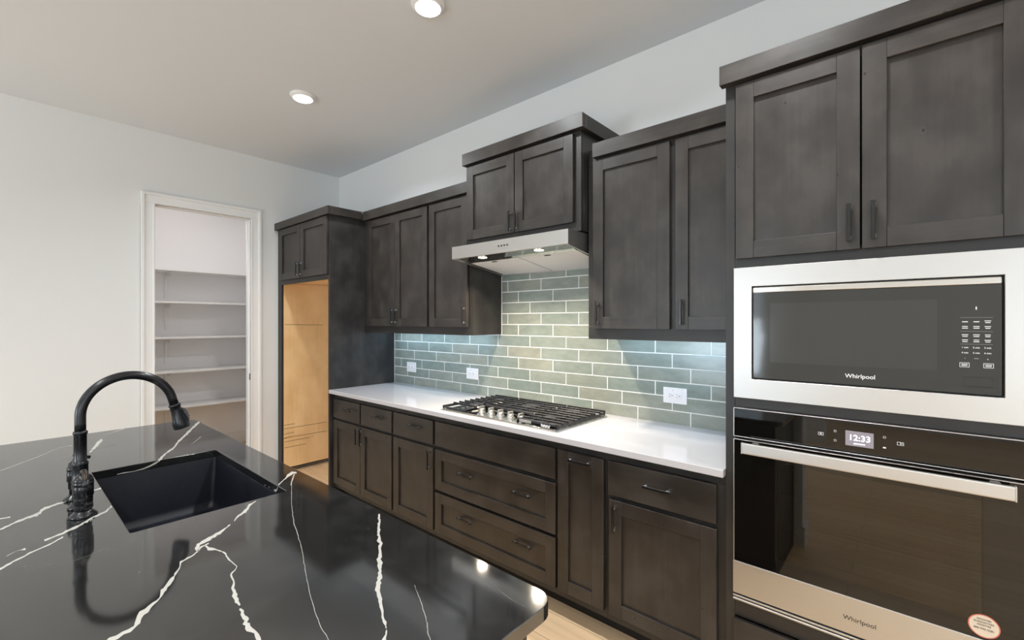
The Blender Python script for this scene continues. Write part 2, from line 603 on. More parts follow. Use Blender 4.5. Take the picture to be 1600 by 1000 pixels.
# pantry room beyond the opening
wallbox('wall_pantry', [(-1.62, -1.5, 0, 2.6, 0, RH), (-1.5, -0.115, 0.0, 0.30, 0, RH), (-1.5, -0.115, 2.2, 2.3, 0, RH)], M['pantry'])
# glazed walls behind the camera
WZ0, WZ1 = 0.60, 2.50
segs, y = [], 0.0
wins_r = [(2.45, 4.35), (4.6, 6.5)]
for a, c in wins_r:
    segs.append((RX, RX + 0.1, y, a, 0, RH)); y = c
segs.append((RX, RX + 0.1, y, RY, 0, RH))
for a, c in wins_r:
    segs += [(RX, RX + 0.1, a, c, 0, WZ0), (RX, RX + 0.1, a, c, WZ1, RH)]
wallbox('wall_right', segs)
wins_f = [(0.9, 2.9), (6.1, 7.4)]
segs, x = [], -0.115
for a, c in wins_f:
    segs.append((x, a, RY, RY + 0.1, 0, RH)); x = c
segs.append((x, RX, RY, RY + 0.1, 0, RH))
for a, c in wins_f:
    segs += [(a, c, RY, RY + 0.1, 0, 0.45), (a, c, RY, RY + 0.1, 2.6, RH)]
wallbox('wall_front', segs)
wallbox('wall_partition', [(3.55, 3.90, 5.45, 5.60, 0, RH)])
k = 1
for a, c in wins_r:
    b = MB()
    for q in ((a, a + 0.05), (c - 0.05, c), ((a + c) / 2 - 0.025, (a + c) / 2 + 0.025)):
        b.box(RX + 0.02, RX + 0.08, q[0], q[1], WZ0, WZ1, bev=0)
    for z in (WZ0, WZ1 - 0.05):
        b.box(RX + 0.02, RX + 0.08, a, c, z, z + 0.05, bev=0)
    w = structure(b.build('window_%d' % k, M['trim']))
    g = MB(); g.box(RX + 0.045, RX + 0.055, a + 0.05, c - 0.05, WZ0 + 0.05, WZ1 - 0.05, bev=0)
    g.build('pane', M['clear'], w)
    k += 1
for a, c in wins_f:
    b = MB()
    for q in ((a, a + 0.05), (c - 0.05, c)):
        b.box(q[0], q[1], RY + 0.02, RY + 0.08, 0.45, 2.6, bev=0)
    for z in (0.45, 2.55):
        b.box(a, c, RY + 0.02, RY + 0.08, z, z + 0.05, bev=0)
    w = structure(b.build('window_%d' % k, M['trim']))
    g = MB(); g.box(a + 0.05, c - 0.05, RY + 0.045, RY + 0.055, 0.5, 2.55, bev=0)
    g.build('pane', M['clear'], w)
    k += 1

# pantry door casing and jamb
b = MB()
CW = 0.092
for y0, y1 in ((D0 - CW, D0), (D1, D1 + CW)):
    out = y0 if y0 < D0 - 0.01 else y1
    b.box(0, 0.014, y0, y1, 0, DH + 0.0, bev=0.003)
    o0, o1 = (y0, y0 + 0.026) if y1 <= D0 + 0.001 else (y1 - 0.026, y1)
    b.box(0.0, 0.024, o0, o1, 0, DH + CW - 0.001, bev=0.006, seg=2)
    i0, i1 = (y1 - 0.014, y1) if y1 <= D0 + 0.001 else (y0, y0 + 0.014)
    b.box(0.0, 0.018, i0, i1, 0, DH + 0.001, bev=0.004, seg=2)
b.box(0, 0.014, D0 - CW + 0.001, D1 + CW - 0.001, DH, DH + CW, bev=0.003)
b.box(0, 0.0238, D0 - CW + 0.001, D1 + CW - 0.001, DH + CW - 0.026, DH + CW, bev=0.006, seg=2)
b.box(0, 0.0178, D0 - 0.001, D1 + 0.001, DH, DH + 0.014, bev=0.004, seg=2)
structure(b.build('trim_1', M['trim']))
b = MB()
b.box(-0.118, 0.002, D0 - 0.018, D0 - 0.001, 0, DH, bev=0.001)
b.box(-0.118, 0.002, D1 + 0.001, D1 + 0.018, 0, DH, bev=0.001)
b.box(-0.118, 0.002, D0 - 0.018, D1 + 0.018, DH + 0.001, DH + 0.018, bev=0.001)
for y0, y1, z0, z1 in ((D0 - 0.001, D0 + 0.010, 0, DH), (D1 - 0.010, D1 + 0.001, 0, DH), (D0, D1, DH - 0.010, DH + 0.001)):
    b.box(-0.072, -0.036, y0, y1, z0, z1, bev=0.001)
dj = structure(b.build('door_1', M['trim']))
b = MB(); b.box(-0.030, -0.006, D0 - 0.0015, D0 - 0.0002, 0.93, 0.99, bev=0)
b.build('strike_plate', M['bronze'], dj)

def baseboard(name, boxes):
    b = MB()
    for x0, x1, y0, y1 in boxes:
        b.box(x0, x1, y0, y1, 0, 0.135, bev=0.004, seg=2)
    return structure(b.build(name, M['trim']))
baseboard('baseboard_left', [(0, 0.014, 0.68, D0 - CW), (0, 0.014, D1 + CW, RY)])
baseboard('baseboard_right', [(RX - 0.014, RX, 0.0, RY)])
baseboard('baseboard_front', [(0.014, RX - 0.014, RY - 0.014, RY)])
baseboard('baseboard_back', [(5.0, RX - 0.014, 0, 0.014)])
baseboard('baseboard_pantry', [(-1.5, -1.486, 0.30, 2.2)])
baseboard('baseboard_partition', [(3.535, 3.915, 5.435, 5.45)])

# ---------------------------------------------------------------- pantry shelves
NAMES = ['second from the floor', 'third from the floor', 'middle', 'fourth', 'top']
SH = [(0.575, 'lowest white pantry shelf, with the darker wall below it'),
      (0.955, 'white pantry shelf second from the bottom, next above the lowest'),
      (1.318, 'middle white pantry shelf, seen almost edge on at eye level'),
      (1.695, 'white pantry shelf just below the topmost one'),
      (2.038, 'topmost white pantry shelf under the bare upper wall')]
for z, lab in SH:
    t = thing('pantry_shelf', lab, 'shelf', (-1.32, 1.2, z - 0.02), 'white shelves in the pantry')
    b = MB(); b.box(-1.5, -1.16, 0.30, 2.2, z - 0.020, z, 'y', 0.002)
    b.build('board', M['trim'], t)
    for yy in (1.235, 0.42):
        b = MB()
        b.box(-1.499, -1.487, yy - 0.013, yy + 0.013, z - 0.30, z - 0.020, bev=0.001)
        b.box(-1.487, -1.22, yy - 0.009, yy + 0.009, z - 0.034, z - 0.020, bev=0.001)
        b.prism([(yy - 0.004, z - 0.034), (yy + 0.004, z - 0.034), (yy + 0.004, z - 0.06), (yy - 0.004, z - 0.06)], -1.487, -1.30, 'x')
        b.build('bracket', M['trim'], t)

# ---------------------------------------------------------------- refrigerator enclosure (left end)
t = thing('refrigerator_cabinet', 'tall dark cabinet around the empty maple lined refrigerator nook', 'cabinet', (0.53, 0.32, 0))
FX0, FX1 = 0.004, 1.050
b = MB()
b.box(1.030, 1.050, 0.002, 0.640, 0, 2.38, 'z')
b.build('side_panel', M['wood_flat'], t)
b = MB()
b.box(FX0, 0.068, 0.02, 0.62, 0.03, 2.36, bev=0)
b.build('side_filler', M['wood_flat'], t)
b = MB()
b.box(FX0, 0.087, 0.62, 0.640, 0, 2.38, 'z')
b.box(1.027, 1.050 - 0.0005, 0.62, 0.6405, 0, 2.38, 'z')
b.box(0.087, 1.027, 0.62, 0.640, 1.838, 1.885, 'x')
b.box(0.087, 1.027, 0.62, 0.640, 2.34, 2.38, 'x')
b.box(0.50, 0.56, 0.62, 0.6395, 1.885, 2.34, 'z')
b.build('face_frame', M['frame'], t)
b = MB()
b.box(0.069, 0.086, 0.012, 0.62, 0.047, 1.858, 'z', 0)
b.box(1.0135, 1.0295, 0.012, 0.62, 0.0, 1.858, 'z', 0)
b.box(0.069, 1.0295, 0.012, 0.62, 1.860, 1.876, 'y', 0)
ml = b.build('maple_lining', M['maple'], t)
ml['label'] = 'pale maple lining'
for y0, y1, za, zb in ((0.223, 0.609, 1.445, 1.453), (0.514, 0.617, 0.468, 0.467), (0.189, 0.615, 0.430, 0.432), (0.523, 0.615, 0.384, 0.379),
                       (0.182, 0.615, 0.335, 0.343), (0.554, 0.615, 0.346, 0.335), (0.361, 0.615, 0.302, 0.304), (0.332, 0.344, 0.308, 0.309), (0.400, 0.615, 0.245, 0.245)):
    b = MB()
    b.prism([(y0, za - 0.0019), (y1, zb - 0.0019), (y1, zb + 0.0019), (y0, za + 0.0019)], 0.0855, 0.0864, 'x')
    b.build('pencil_line', M['pencil'], ml)['label'] = 'dark ruled pencil line'
b = MB(); b.box(0.068, 1.03, 0.012, 0.60, 1.878, 2.36, bev=0)
b.build('upper_box', M['wood_flat'], t)
door(t, 0.080, 0.530, 1.879, 2.366, 0.640, 0.500, 1.957)
door(t, 0.538, 1.035, 1.879, 2.366, 0.640, 0.570, 1.957)
b = MB()
b.box(FX0, 1.085, 0.640, 0.675, 2.372, 2.440, 'x', 0.0015)
b.box(1.050, 1.085, 0.362, 0.640, 2.372, 2.440, 'y', 0.0015)
b.box(FX0, 1.050, 0.02, 0.640, 2.38, 2.43, 'x', 0)
b.build('crown', M['wood'], t)

# ---------------------------------------------------------------- base cabinets under the white worktop
BF = 0.600
def base_unit(label, x0, x1, stiles, rails, first=False):
    t = thing('base_cabinet', label, 'cabinet', ((x0 + x1) / 2, 0.32, 0), 'base cabinets under the white worktop')
    b = MB()
    b.box(x0 + 0.0005, x1 - 0.0005, 0.004, BF - 0.02, 0.105, 0.880, bev=0)
    b.build('carcass', M['wood_flat'], t)
    b = MB()
    b.box(x0, x1, BF - 0.0199, BF, 0.842, 0.8825, 'x', 0.0008)
    b.box(x0, x1, BF - 0.0199, BF, 0.100, 0.150, 'x', 0.0008)
    for a, c in stiles:
        b.box(a, c, BF - 0.0199, BF - 0.0002, 0.150, 0.842, 'z', 0.0008)
    for a, c, z0, z1 in rails:
        b.box(a, c, BF - 0.0199, BF - 0.0004, z0, z1, 'x', 0.0008)
    b.build('face_frame', M['frame'], t)
    b = MB(); b.box(x0, x1, 0.49, 0.508, 0.0, 0.104, 'x', 0)
    b.build('toe_kick', M['toe'], t)
    return t
DZ0, DZ1, HZ = 0.687, 0.841, 0.778
OZ0, OZ1 = 0.138, 0.667

t = base_unit('dark base cabinet at the refrigerator panel, two doors under two drawers', 1.051, 1.924, [(1.051, 1.10), (1.47, 1.52), (1.89, 1.924)], [(1.10, 1.89, 0.650, 0.70)])
slab(t, 1.076, 1.486, DZ0, DZ1, BF, 1.335, HZ)
slab(t, 1.504, 1.914, DZ0, DZ1, BF, 1.762, HZ)
door(t, 1.076, 1.492, OZ0, OZ1, BF, 1.466, 0.590)
door(t, 1.497, 1.914, OZ0, OZ1, BF, 1.523, 0.590)

t = base_unit('dark base cabinet with one door and one drawer left of the wide drawers', 1.9245, 2.388, [(1.9245, 1.96), (2.35, 2.388)], [(1.96, 2.35, 0.650, 0.70)])
slab(t, 1.936, 2.377, DZ0, DZ1, BF, 2.195, HZ)
door(t, 1.936, 2.377, OZ0, OZ1, BF, 2.349, 0.588)

t = base_unit('dark base cabinet below the cooktop with blank panel over two wide drawers', 2.3885, 3.3525, [(2.3885, 2.43), (3.31, 3.3525)], [(2.43, 3.31, 0.64, 0.70), (2.43, 3.31, 0.375, 0.42)])
slab(t, 2.398, 3.345, DZ0, DZ1, BF, name='blank_panel')
door(t, 2.398, 3.346, 0.406, 0.664, BF, [2.682, 3.124], 0.556, 0.062, name='drawer', vert=False)
door(t, 2.398, 3.346, 0.136, 0.389, BF, [2.682, 3.130], 0.288, 0.062, name='drawer', vert=False)

t = base_unit('narrow dark pull-out base cabinet right of the wide drawers', 3.353, 3.631, [(3.353, 3.39), (3.59, 3.631)], [])
door(t, 3.361, 3.620, OZ0, 0.841, BF, 3.500, 0.808, name='door', vert=False)

t = base_unit('dark base cabinet next to the oven tower, one door under one drawer', 3.6315, 4.154, [(3.6315, 3.68), (4.10, 4.154)], [(3.68, 4.10, 0.650, 0.70)])
slab(t, 3.645, 4.119, DZ0, DZ1, BF, 3.885, 0.772)
door(t, 3.649, 4.121, OZ0, OZ1, BF, 3.682, 0.590)

b = MB()
b.box(1.0515, 4.1545, 0.001, 0.650, 0.8835, 0.914, 'x', 0.003, seg=2)
tag(b.build('worktop', M['quartz_white']), 'long white quartz worktop along the tiled wall', 'countertop')

# ---------------------------------------------------------------- wall cabinets
UF = 0.320
def wall_unit(label, x0, x1, stiles, cx0, cx1, side_left=True, side_right=True):
    t = thing('wall_cabinet', label, 'cabinet', ((x0 + x1) / 2, 0.16, 1.386), 'wall cabinets over the worktop')
    b = MB()
    b.box(x0 + 0.012, x1 - 0.012, 0.002, UF - 0.02, 1.430, 2.42, bev=0)
    b.box(x0, x0 + 0.012, 0.002, UF - 0.019, 1.386, 2.42, 'z', 0.0005)
    b.box(x1 - 0.012, x1, 0.002, UF - 0.019, 1.386, 2.42, 'z', 0.0005)
    b.build('carcass', M['wood_flat'], t)
    b = MB()
    b.box(x0, x1, UF - 0.0189, UF, 1.386, 1.455, 'x', 0.0008)
    b.box(x0, x1, UF - 0.0189, UF, 2.33, 2.42, 'x', 0.0008)
    for a, c in stiles:
        b.box(a, c, UF - 0.0189, UF - 0.0003, 1.455, 2.33, 'z', 0.0008)
    b.build('face_frame', M['frame'], t)
    b = MB()
    b.box(cx0, cx1, UF, 0.360, 2.362, 2.438, 'x', 0.0012)
    b.build('crown', M['wood'], t)
    return t
t = wall_unit('dark two door wall cabinet beside the refrigerator panel', 1.0515, 1.968, [(1.0515, 1.15), (1.52, 1.57), (1.94, 1.968)], 1.086, 1.9685)
door(t, 1.132, 1.541, 1.443, 2.352, UF, 1.520, 1.526)
door(t, 1.546, 1.956, 1.443, 2.352, UF, 1.568, 1.526)
t = wall_unit('dark single door wall cabinet left of the range hood', 1.9685, 2.415, [(1.9685, 2.0), (2.38, 2.415)], 1.9690, 2.436)
door(t, 1.982, 2.398, 1.443, 2.352, UF, 2.376, 1.523)
t = wall_unit('dark two door wall cabinet between the range hood and the oven tower', 3.355, 4.154, [(3.355, 3.41), (3.80, 3.86), (4.10, 4.154)], 3.402, 4.1415)
door(t, 3.394, 3.819, 1.443, 2.352, UF, 3.428, 1.525)
door(t, 3.846, 4.150, 1.443, 2.352, UF, 3.880, 1.525)
for x0, x1 in ((1.12, 2.36), (3.40, 4.12)):
    b = MB(); b.box(x0, x1, 0.085, 0.115, 1.418, 1.4295, bev=0.001)
    b.box(x0 + 0.01, x1 - 0.01, 0.09, 0.11, 1.4165, 1.4182, bev=0, mi=1)
    tag(b.build('light_bar', [M['plate'], M['led']]), 'slim light bar under the wall cabinets %s' % ('left of the hood' if x0 < 2 else 'right of the hood'), 'light')

# cabinet over the hood
t = thing('hood_cabinet', 'dark two door cabinet raised above the steel range hood', 'cabinet', (2.895, 0.19, 1.98))
b = MB(); b.box(2.448, 3.345, 0.002, 0.3605, 1.976, 2.585, 'z', 0.0008)
b.build('carcass', M['wood_flat'], t)
b = MB()
b.box(2.4475, 3.3455, 0.361, 0.380, 1.976, 2.036, 'x', 0.0008)
b.box(2.4475, 3.3455, 0.361, 0.380, 2.49, 2.585, 'x', 0.0008)
for a, c in ((2.4475, 2.48), (2.85, 2.915), (3.285, 3.3455)):
    b.box(a, c, 0.361, 0.3797, 2.036, 2.49, 'z', 0.0008)
b.build('face_frame', M['frame'], t)
door(t, 2.457, 2.877, 2.024, 2.508, 0.380, 2.856, 2.090)
door(t, 2.884, 3.303, 2.024, 2.508, 0.380, 2.907, 2.090)
b = MB()
b.box(2.434, 3.379, 0.380, 0.420, 2.520, 2.597, 'x', 0.0012)
b.box(2.434, 2.448, 0.002, 0.380, 2.520, 2.597, 'y', 0.0012)
b.box(3.3457, 3.379, 0.002, 0.380, 2.520, 2.597, 'y', 0.0012)
b.build('crown', M['wood'], t)

# ---------------------------------------------------------------- range hood
HX0, HX1 = 2.425, 3.341
t = thing('range_hood', 'stainless under-cabinet range hood with two lit lamps', 'range hood', (2.883, 0.25, 1.815))
b = MB()
b.box(HX0, HX1, 0.488, 0.500, 1.889, 1.969, bev=0.0015)
b.build('front_panel', M['steel'], t)
b = MB()
prof = [(0.004, 1.815), (0.488, 1.887), (0.488, 1.9685), (0.004, 1.9685)]
b.prism(prof, HX0 + 0.0005, HX0 + 0.014, 'x')
b.prism(prof, HX1 - 0.014, HX1 - 0.0005, 'x')
b.box(HX0 + 0.014, HX1 - 0.014, 0.004, 0.488, 1.960, 1.968, bev=0)
b.box(HX0 + 0.014, HX1 - 0.014, 0.004, 0.016, 1.817, 1.96, bev=0)
b.build('body', M['steel'], t)
b = MB()
b.prism([(0.400, 1.880), (0.488, 1.893), (0.488, 1.900), (0.400, 1.890)], HX0 + 0.014, HX1 - 0.014, 'x')
b.prism([(0.372, 1.872), (0.400, 1.880), (0.400, 1.890), (0.372, 1.885)], HX0 + 0.030, HX1 - 0.030, 'x')
b.build('lamp_strip', M['steel_polish'], t)
for x0, x1 in ((HX0 + 0.036, 2.876), (2.890, HX1 - 0.036)):
    b = MB()
    b.prism([(0.020, 1.822), (0.366, 1.874), (0.366, 1.882), (0.020, 1.830)], x0, x1, 'x', bev=0.001)
    f = b.build('grease_filter', M['filter'], t)
    b = MB()
    xc = (x0 + x1) / 2
    b.prism([(0.334, 1.8675), (0.350, 1.870), (0.350, 1.8725), (0.334, 1.870)], xc - 0.030, xc + 0.012, 'x')
    b.build('latch', M['slot'], f)
for hx in (2.66, 3.11):
    b = MB()
    b.lathe([(0.033, 1.8840), (0.036, 1.8870), (0.036, 1.896)], (hx, 0.450, 0), seg=28)
    l = b.build('lamp_bezel', M['steel_polish'], t)
    b = MB(); b.lathe([(0.027, 1.8825), (0.028, 1.8845)], (hx, 0.450, 0), seg=28)
    b.build('lamp_lens', M['hood_lens'], l)
b = MB()
for i in range(4):
    b.lathe([(0.0055, 0.0), (0.0055, 0.003)], (2.845 + 0.023 * i, 0.4995, 1.931), 'y', seg=12)
b.build('buttons', M['slot'], t)
b = MB()
for i in range(3):
    b.box(2.868 + 0.017 * i, 2.879 + 0.017 * i, 0.4998, 0.5004, 1.9125, 1.9145, bev=0)
b.build('button_symbols', M['grey_ink'], t)

# ---------------------------------------------------------------- tiled backsplash
b = MB()
b.box(1.0515, 4.154, 0.0005, 0.0084, 0.9145, 1.3855, bev=0, mi=1)
b.box(2.4155, 3.3545, 0.0005, 0.0084, 1.3855, 1.83, bev=0, mi=1)
PITCH, G = 0.0787, 0.0058
OFF = [1.360, 1.259, 1.161]
for j in range(12):
    z0 = 0.9095 + PITCH * j
    z1 = z0 + PITCH
    xa, xb = (1.0585, 4.1485) if j < 6 else (2.4225, 3.3545)
    zlo, zhi = max(z0 + G / 2, 0.9155), z1 - G / 2
    if j == 11: zhi = min(zhi, 1.829)
    if j == 5: pass
    if zhi - zlo < 0.01: continue
    x = OFF[j % 3] - 0.305 * 4
    while x < xb:
        a, c = max(x + G / 2, xa), min(x + 0.305 - G / 2, xb)
        if c - a > 0.012:
            b.box(a, c, 0.004, 0.0098 + RND.uniform(-0.0004, 0.0005), zlo, zhi, 'x', 0.0012, seg=2, tone=min(1, max(0, RND.gauss(0.5, 0.2))))
        x += 0.305
b.box(1.0515, 1.0575, 0.0045, 0.011, 0.9145, 1.3855, bev=0.001, mi=1)
b.box(4.1495, 4.154, 0.0045, 0.011, 0.9145, 1.3855, bev=0.001, mi=1)
b.box(2.4155, 2.4215, 0.0045, 0.011, 1.3865, 1.815, bev=0.001, mi=1)
tag(b.build('tile_backsplash', [M['tile'], M['grout']]), 'sage green glazed subway tile backsplash with white grout', 'backsplash')

# ---------------------------------------------------------------- outlets
def outlet(cx, label):
    cz = 1.0735
    t = thing('wall_outlet', label, 'outlet', (cx, 0.0105, cz), 'white outlets on the backsplash')
    b = MB(); b.box(cx - 0.066, cx + 0.066, 0.0100, 0.0165, cz - 0.0435, cz + 0.0435, bev=0.0022, seg=2)
    b.build('cover_plate', M['plate'], t)
    for s in (-1, 1):
        b = MB()
        b.lathe([(0.0172, 0.0), (0.0172, 0.0030), (0.0160, 0.0038)], (cx - 0.002 + s * 0.0205, 0.0160, cz), 'y', seg=24)
        r = b.build('receptacle', M['plate'], t)
        b = MB()
        xx = cx - 0.002 + s * 0.0205
        for dz in (-0.0065, 0.0065):
            b.box(xx - 0.0085, xx - 0.0005, 0.0197, 0.0201, cz + dz - 0.0011, cz + dz + 0.0011, bev=0)
        b.lathe([(0.0028, 0), (0.0028, 0.0004)], (xx + 0.0080, 0.0197, cz), 'y', seg=10)
        b.build('slots', M['slot'], r)
    b = MB(); b.lathe([(0.0026, 0), (0.0026, 0.0008)], (cx - 0.010, 0.0164, cz + 0.030), 'y', seg=10)
    b.build('screw', M['grey_ink'], t)
    return t
outlet(1.3215, 'white wall outlet nearest the refrigerator panel, far left of the tile')
outlet(2.1105, 'white wall outlet on the tile just left of the cooktop')
outlet(3.7165, 'white duplex outlet on the tile between cooktop and oven tower')

# veins of the island stone, metres: (left x, left y, right x, right y) along each vein
VEINS = [
 [(3.134,1.9373,3.1476,1.9395),(3.1477,1.9604,3.1723,1.9626),(3.1887,1.9883,3.2119,1.99),(3.2209,2.0179,3.2345,2.0189),(3.2472,2.0333,3.2512,2.0333)],
 [(3.263,2.048,3.2695,2.0485),(3.2921,2.0842,3.3133,2.0861),(3.3082,2.1185,3.337,2.1213),(3.3196,2.1377,3.3462,2.1382),(3.3462,2.1527,3.3628,2.1464),(3.3713,2.1536,3.3786,2.1516),(3.38,2.1612,3.3873,2.1615),(3.388,2.1764,3.3988,2.177),(3.399,2.1938,3.4114,2.1928),(3.4295,2.2035,3.4345,2.2024),(3.4553,2.2201,3.4679,2.2178),(3.4709,2.2291,3.4925,2.2265),(3.4869,2.2421,3.505,2.2396),(3.5068,2.2506,3.524,2.2462),(3.5322,2.2594,3.5422,2.2581),(3.553,2.279,3.5655,2.2777),(3.5638,2.2955,3.5918,2.2916),(3.5847,2.3077,3.6071,2.3026),(3.6068,2.3113,3.616,2.3102),(3.6122,2.3285,3.6287,2.3278),(3.6146,2.3469,3.6353,2.3457),(3.6295,2.3763,3.649,2.3745)],
 [(3.3796,2.1521,3.3703,2.1531),(3.3603,2.1409,3.3491,2.1406),(3.3503,2.1223,3.3422,2.1214)],
 [(3.3589,2.1335,3.3522,2.1291),(3.3871,2.1346,3.3661,2.1254),(3.4009,2.1233,3.3911,2.1196),(3.4227,2.1144,3.417,2.1117),(3.4446,2.1131,3.4389,2.1073),(3.4617,2.116,3.4588,2.1118),(3.4936,2.1159,3.4889,2.1117),(3.5222,2.1143,3.5221,2.1112),(3.5336,2.1216,3.5403,2.1211),(3.5448,2.1337,3.5509,2.1319),(3.5671,2.1387,3.5668,2.134),(3.5887,2.1406,3.5912,2.1376),(3.6087,2.1515,3.6141,2.1458),(3.6421,2.1591,3.6432,2.1494),(3.6711,2.1621,3.6702,2.1545),(3.6885,2.1613,3.6874,2.158)],
 [(3.6994,2.165,3.6997,2.1609),(3.7132,2.1695,3.7116,2.16),(3.7463,2.1736,3.747,2.1616),(3.773,2.1795,3.7685,2.1663),(3.8003,2.1747,3.7946,2.1657),(3.8198,2.1757,3.818,2.1669),(3.8568,2.179,3.8557,2.1697)],
 [(3.0412,1.7882,3.0448,1.7853),(3.2442,1.8746,3.2468,1.8718),(3.3881,1.9293,3.3894,1.9247),(3.4798,1.9557,3.4803,1.9511),(3.5677,1.9839,3.5689,1.981),(3.6594,2.0179,3.6607,2.0154),(3.7546,2.0508,3.7557,2.0481),(3.8178,2.0709,3.8188,2.0672),(3.8704,2.0847,3.8706,2.0809),(3.9095,2.0909,3.9096,2.0878),(3.944,2.0985,3.9444,2.0955)],
 [(3.5146,1.7368,3.5189,1.733),(3.5553,1.7635,3.5615,1.7591),(3.6156,1.8054,3.6216,1.7994),(3.6647,1.8345,3.6722,1.8243),(3.709,1.8586,3.715,1.8534),(3.7534,1.8911,3.7631,1.8819),(3.7847,1.9063,3.7921,1.9011),(3.8124,1.9317,3.8254,1.9241),(3.8457,1.9527,3.8535,1.9439),(3.8851,1.9714,3.8895,1.964),(3.9154,1.9848,3.9185,1.9797),(3.9477,2.0025,3.9512,1.9954),(3.9664,2.0061,3.9668,2.0044)],
 [(3.9689,2.0076,3.9711,2.0063),(3.9792,2.0162,3.9828,2.0147),(3.9859,2.0271,3.9939,2.0233),(4.0049,2.0425,4.0129,2.0376)],
 [(3.8918,1.8869,3.8923,1.8853),(3.9227,1.903,3.9233,1.9004),(3.9546,1.9183,3.9556,1.9146),(3.9889,1.9354,3.9905,1.9321),(4.0181,1.9537,4.02,1.9505),(4.0476,1.9707,4.049,1.9683),(4.0652,1.9806,4.0663,1.9788)],
 [(3.9302,1.7585,3.9296,1.7569),(3.9858,1.7727,3.985,1.7704),(4.0264,1.7808,4.0254,1.7779),(4.0534,1.7855,4.0518,1.7809),(4.0748,1.7883,4.0735,1.7843),(4.0909,1.7901,4.09,1.7879),(4.1178,1.7879,4.1172,1.7865)],
 [(1.6343,1.7164,1.6968,1.7235),(1.8598,1.8162,1.9273,1.8226),(2.0645,1.906,2.1095,1.9087),(2.1919,1.9515,2.2239,1.9534),(2.2854,2.0037,2.321,2.0058),(2.3652,2.0407,2.4098,2.0418)],
 [(1.7312,2.1443,1.8034,2.1421),(1.8595,2.1764,1.9277,2.1742),(2.0094,2.2117,2.0359,2.2107)],
 [(2.0906,2.3066,2.069,2.3063),(2.0401,2.2641,2.0145,2.2632),(2.002,2.2136,1.9805,2.2124),(1.9647,2.1636,1.9478,2.1622),(1.9537,2.1141,1.9421,2.1128)],
 [(2.1124,2.4693,2.0858,2.4705),(2.0382,2.4166,2.0095,2.4174),(1.9529,2.3574,1.9245,2.3577),(1.8433,2.3013,1.8174,2.3009),(1.8172,2.2512,1.7992,2.2503)],
 [(1.6668,2.1145,1.6532,2.1134),(1.6253,2.0694,1.5895,2.0662),(1.5586,2.0095,1.5129,2.0047)],
 [(2.8419,2.4726,2.8247,2.474),(2.8049,2.4413,2.7835,2.4425),(2.7844,2.401,2.7461,2.4028),(2.7395,2.382,2.706,2.3834),(2.7115,2.3524,2.6901,2.3524),(2.7008,2.3215,2.6789,2.3213),(2.6463,2.2618,2.629,2.2612),(2.6364,2.2447,2.6163,2.2437)],
 [(3.0249,2.3969,3.0052,2.398),(3.0087,2.384,2.9934,2.3845),(2.9955,2.3548,2.9743,2.3552),(2.9684,2.3259,2.9467,2.3264),(2.9305,2.3005,2.9133,2.3007),(2.8963,2.2622,2.8783,2.2622),(2.8629,2.2453,2.8402,2.2465)],
 [(3.1374,2.4738,3.1211,2.4756),(3.1055,2.4476,3.0904,2.449),(3.0778,2.4196,3.0641,2.4205),(3.0567,2.3897,3.0423,2.3904),(3.024,2.3635,3.0141,2.364)],
 [(3.0589,2.4636,3.0476,2.4646),(3.0385,2.4468,3.0328,2.4472),(3.0458,2.4318,3.0289,2.4321)],
 [(2.7404,2.4726,2.7208,2.4731),(2.7402,2.453,2.727,2.4533)],
 [(3.2089,2.3606,3.204,2.3606),(3.2015,2.3244,3.1951,2.3243),(3.1869,2.2831,3.1797,2.2827),(3.19,2.2512,3.1855,2.2508)],
 [(2.9382,1.7278,2.9762,1.7406),(2.938,1.7439,2.9826,1.7573),(2.957,1.7679,2.991,1.7752),(2.9873,1.7853,2.9998,1.7873),(3.0175,1.8126,3.0274,1.8143),(3.0377,1.8317,3.0496,1.8335)],
 [(2.9676,1.749,2.9802,1.7478),(3.02,1.7775,3.0293,1.7761),(3.0769,1.8059,3.0818,1.8048)],
 [(2.2121,1.8865,2.2008,1.8854),(2.1517,1.8537,2.1327,1.8517),(2.0863,1.8187,2.0612,1.8158)],
 [(3.2016,2.4318,3.1984,2.432),(3.1926,2.4163,3.1861,2.4166),(3.1896,2.3957,3.1863,2.3957)],
]

# ---------------------------------------------------------------- cooktop
CX0, CX1, CY0, CY1 = 2.428, 3.337, 0.078, 0.598
ZT = 0.9145
t = thing('gas_cooktop', 'five burner gas cooktop with black grates and steel knobs', 'cooktop', (2.8825, 0.338, ZT))
b = MB()
b.box(CX0, CX1, CY0, CY1, ZT, ZT + 0.006, bev=0.0025, seg=2)
b.box(CX0 + 0.012, CX1 - 0.012, CY0 + 0.012, CY1 - 0.012, ZT + 0.006, ZT + 0.010, bev=0.002)
b.build('steel_deck', M['steel_polish'], t)
ZD = ZT + 0.010
for bx_, by_, br_ in ((2.585, 0.215, 0.036), (2.585, 0.430, 0.046), (2.885, 0.245, 0.058), (3.185, 0.215, 0.046), (3.185, 0.440, 0.036)):
    b = MB()
    b.lathe([(br_ + 0.014, 0), (br_ + 0.012, 0.008), (br_ + 0.002, 0.011), (br_ + 0.002, 0.016), (br_, 0.017)], (bx_, by_, ZD), seg=28)
    u = b.build('burner', M['brass'], t)
    b = MB()
    b.lathe([(br_ - 0.004, 0.0165), (br_, 0.019), (br_, 0.024), (br_ - 0.006, 0.027), (0.004, 0.0275)], (bx_, by_, ZD), seg=28)
    b.build('burner_cap', M['burner'], u)
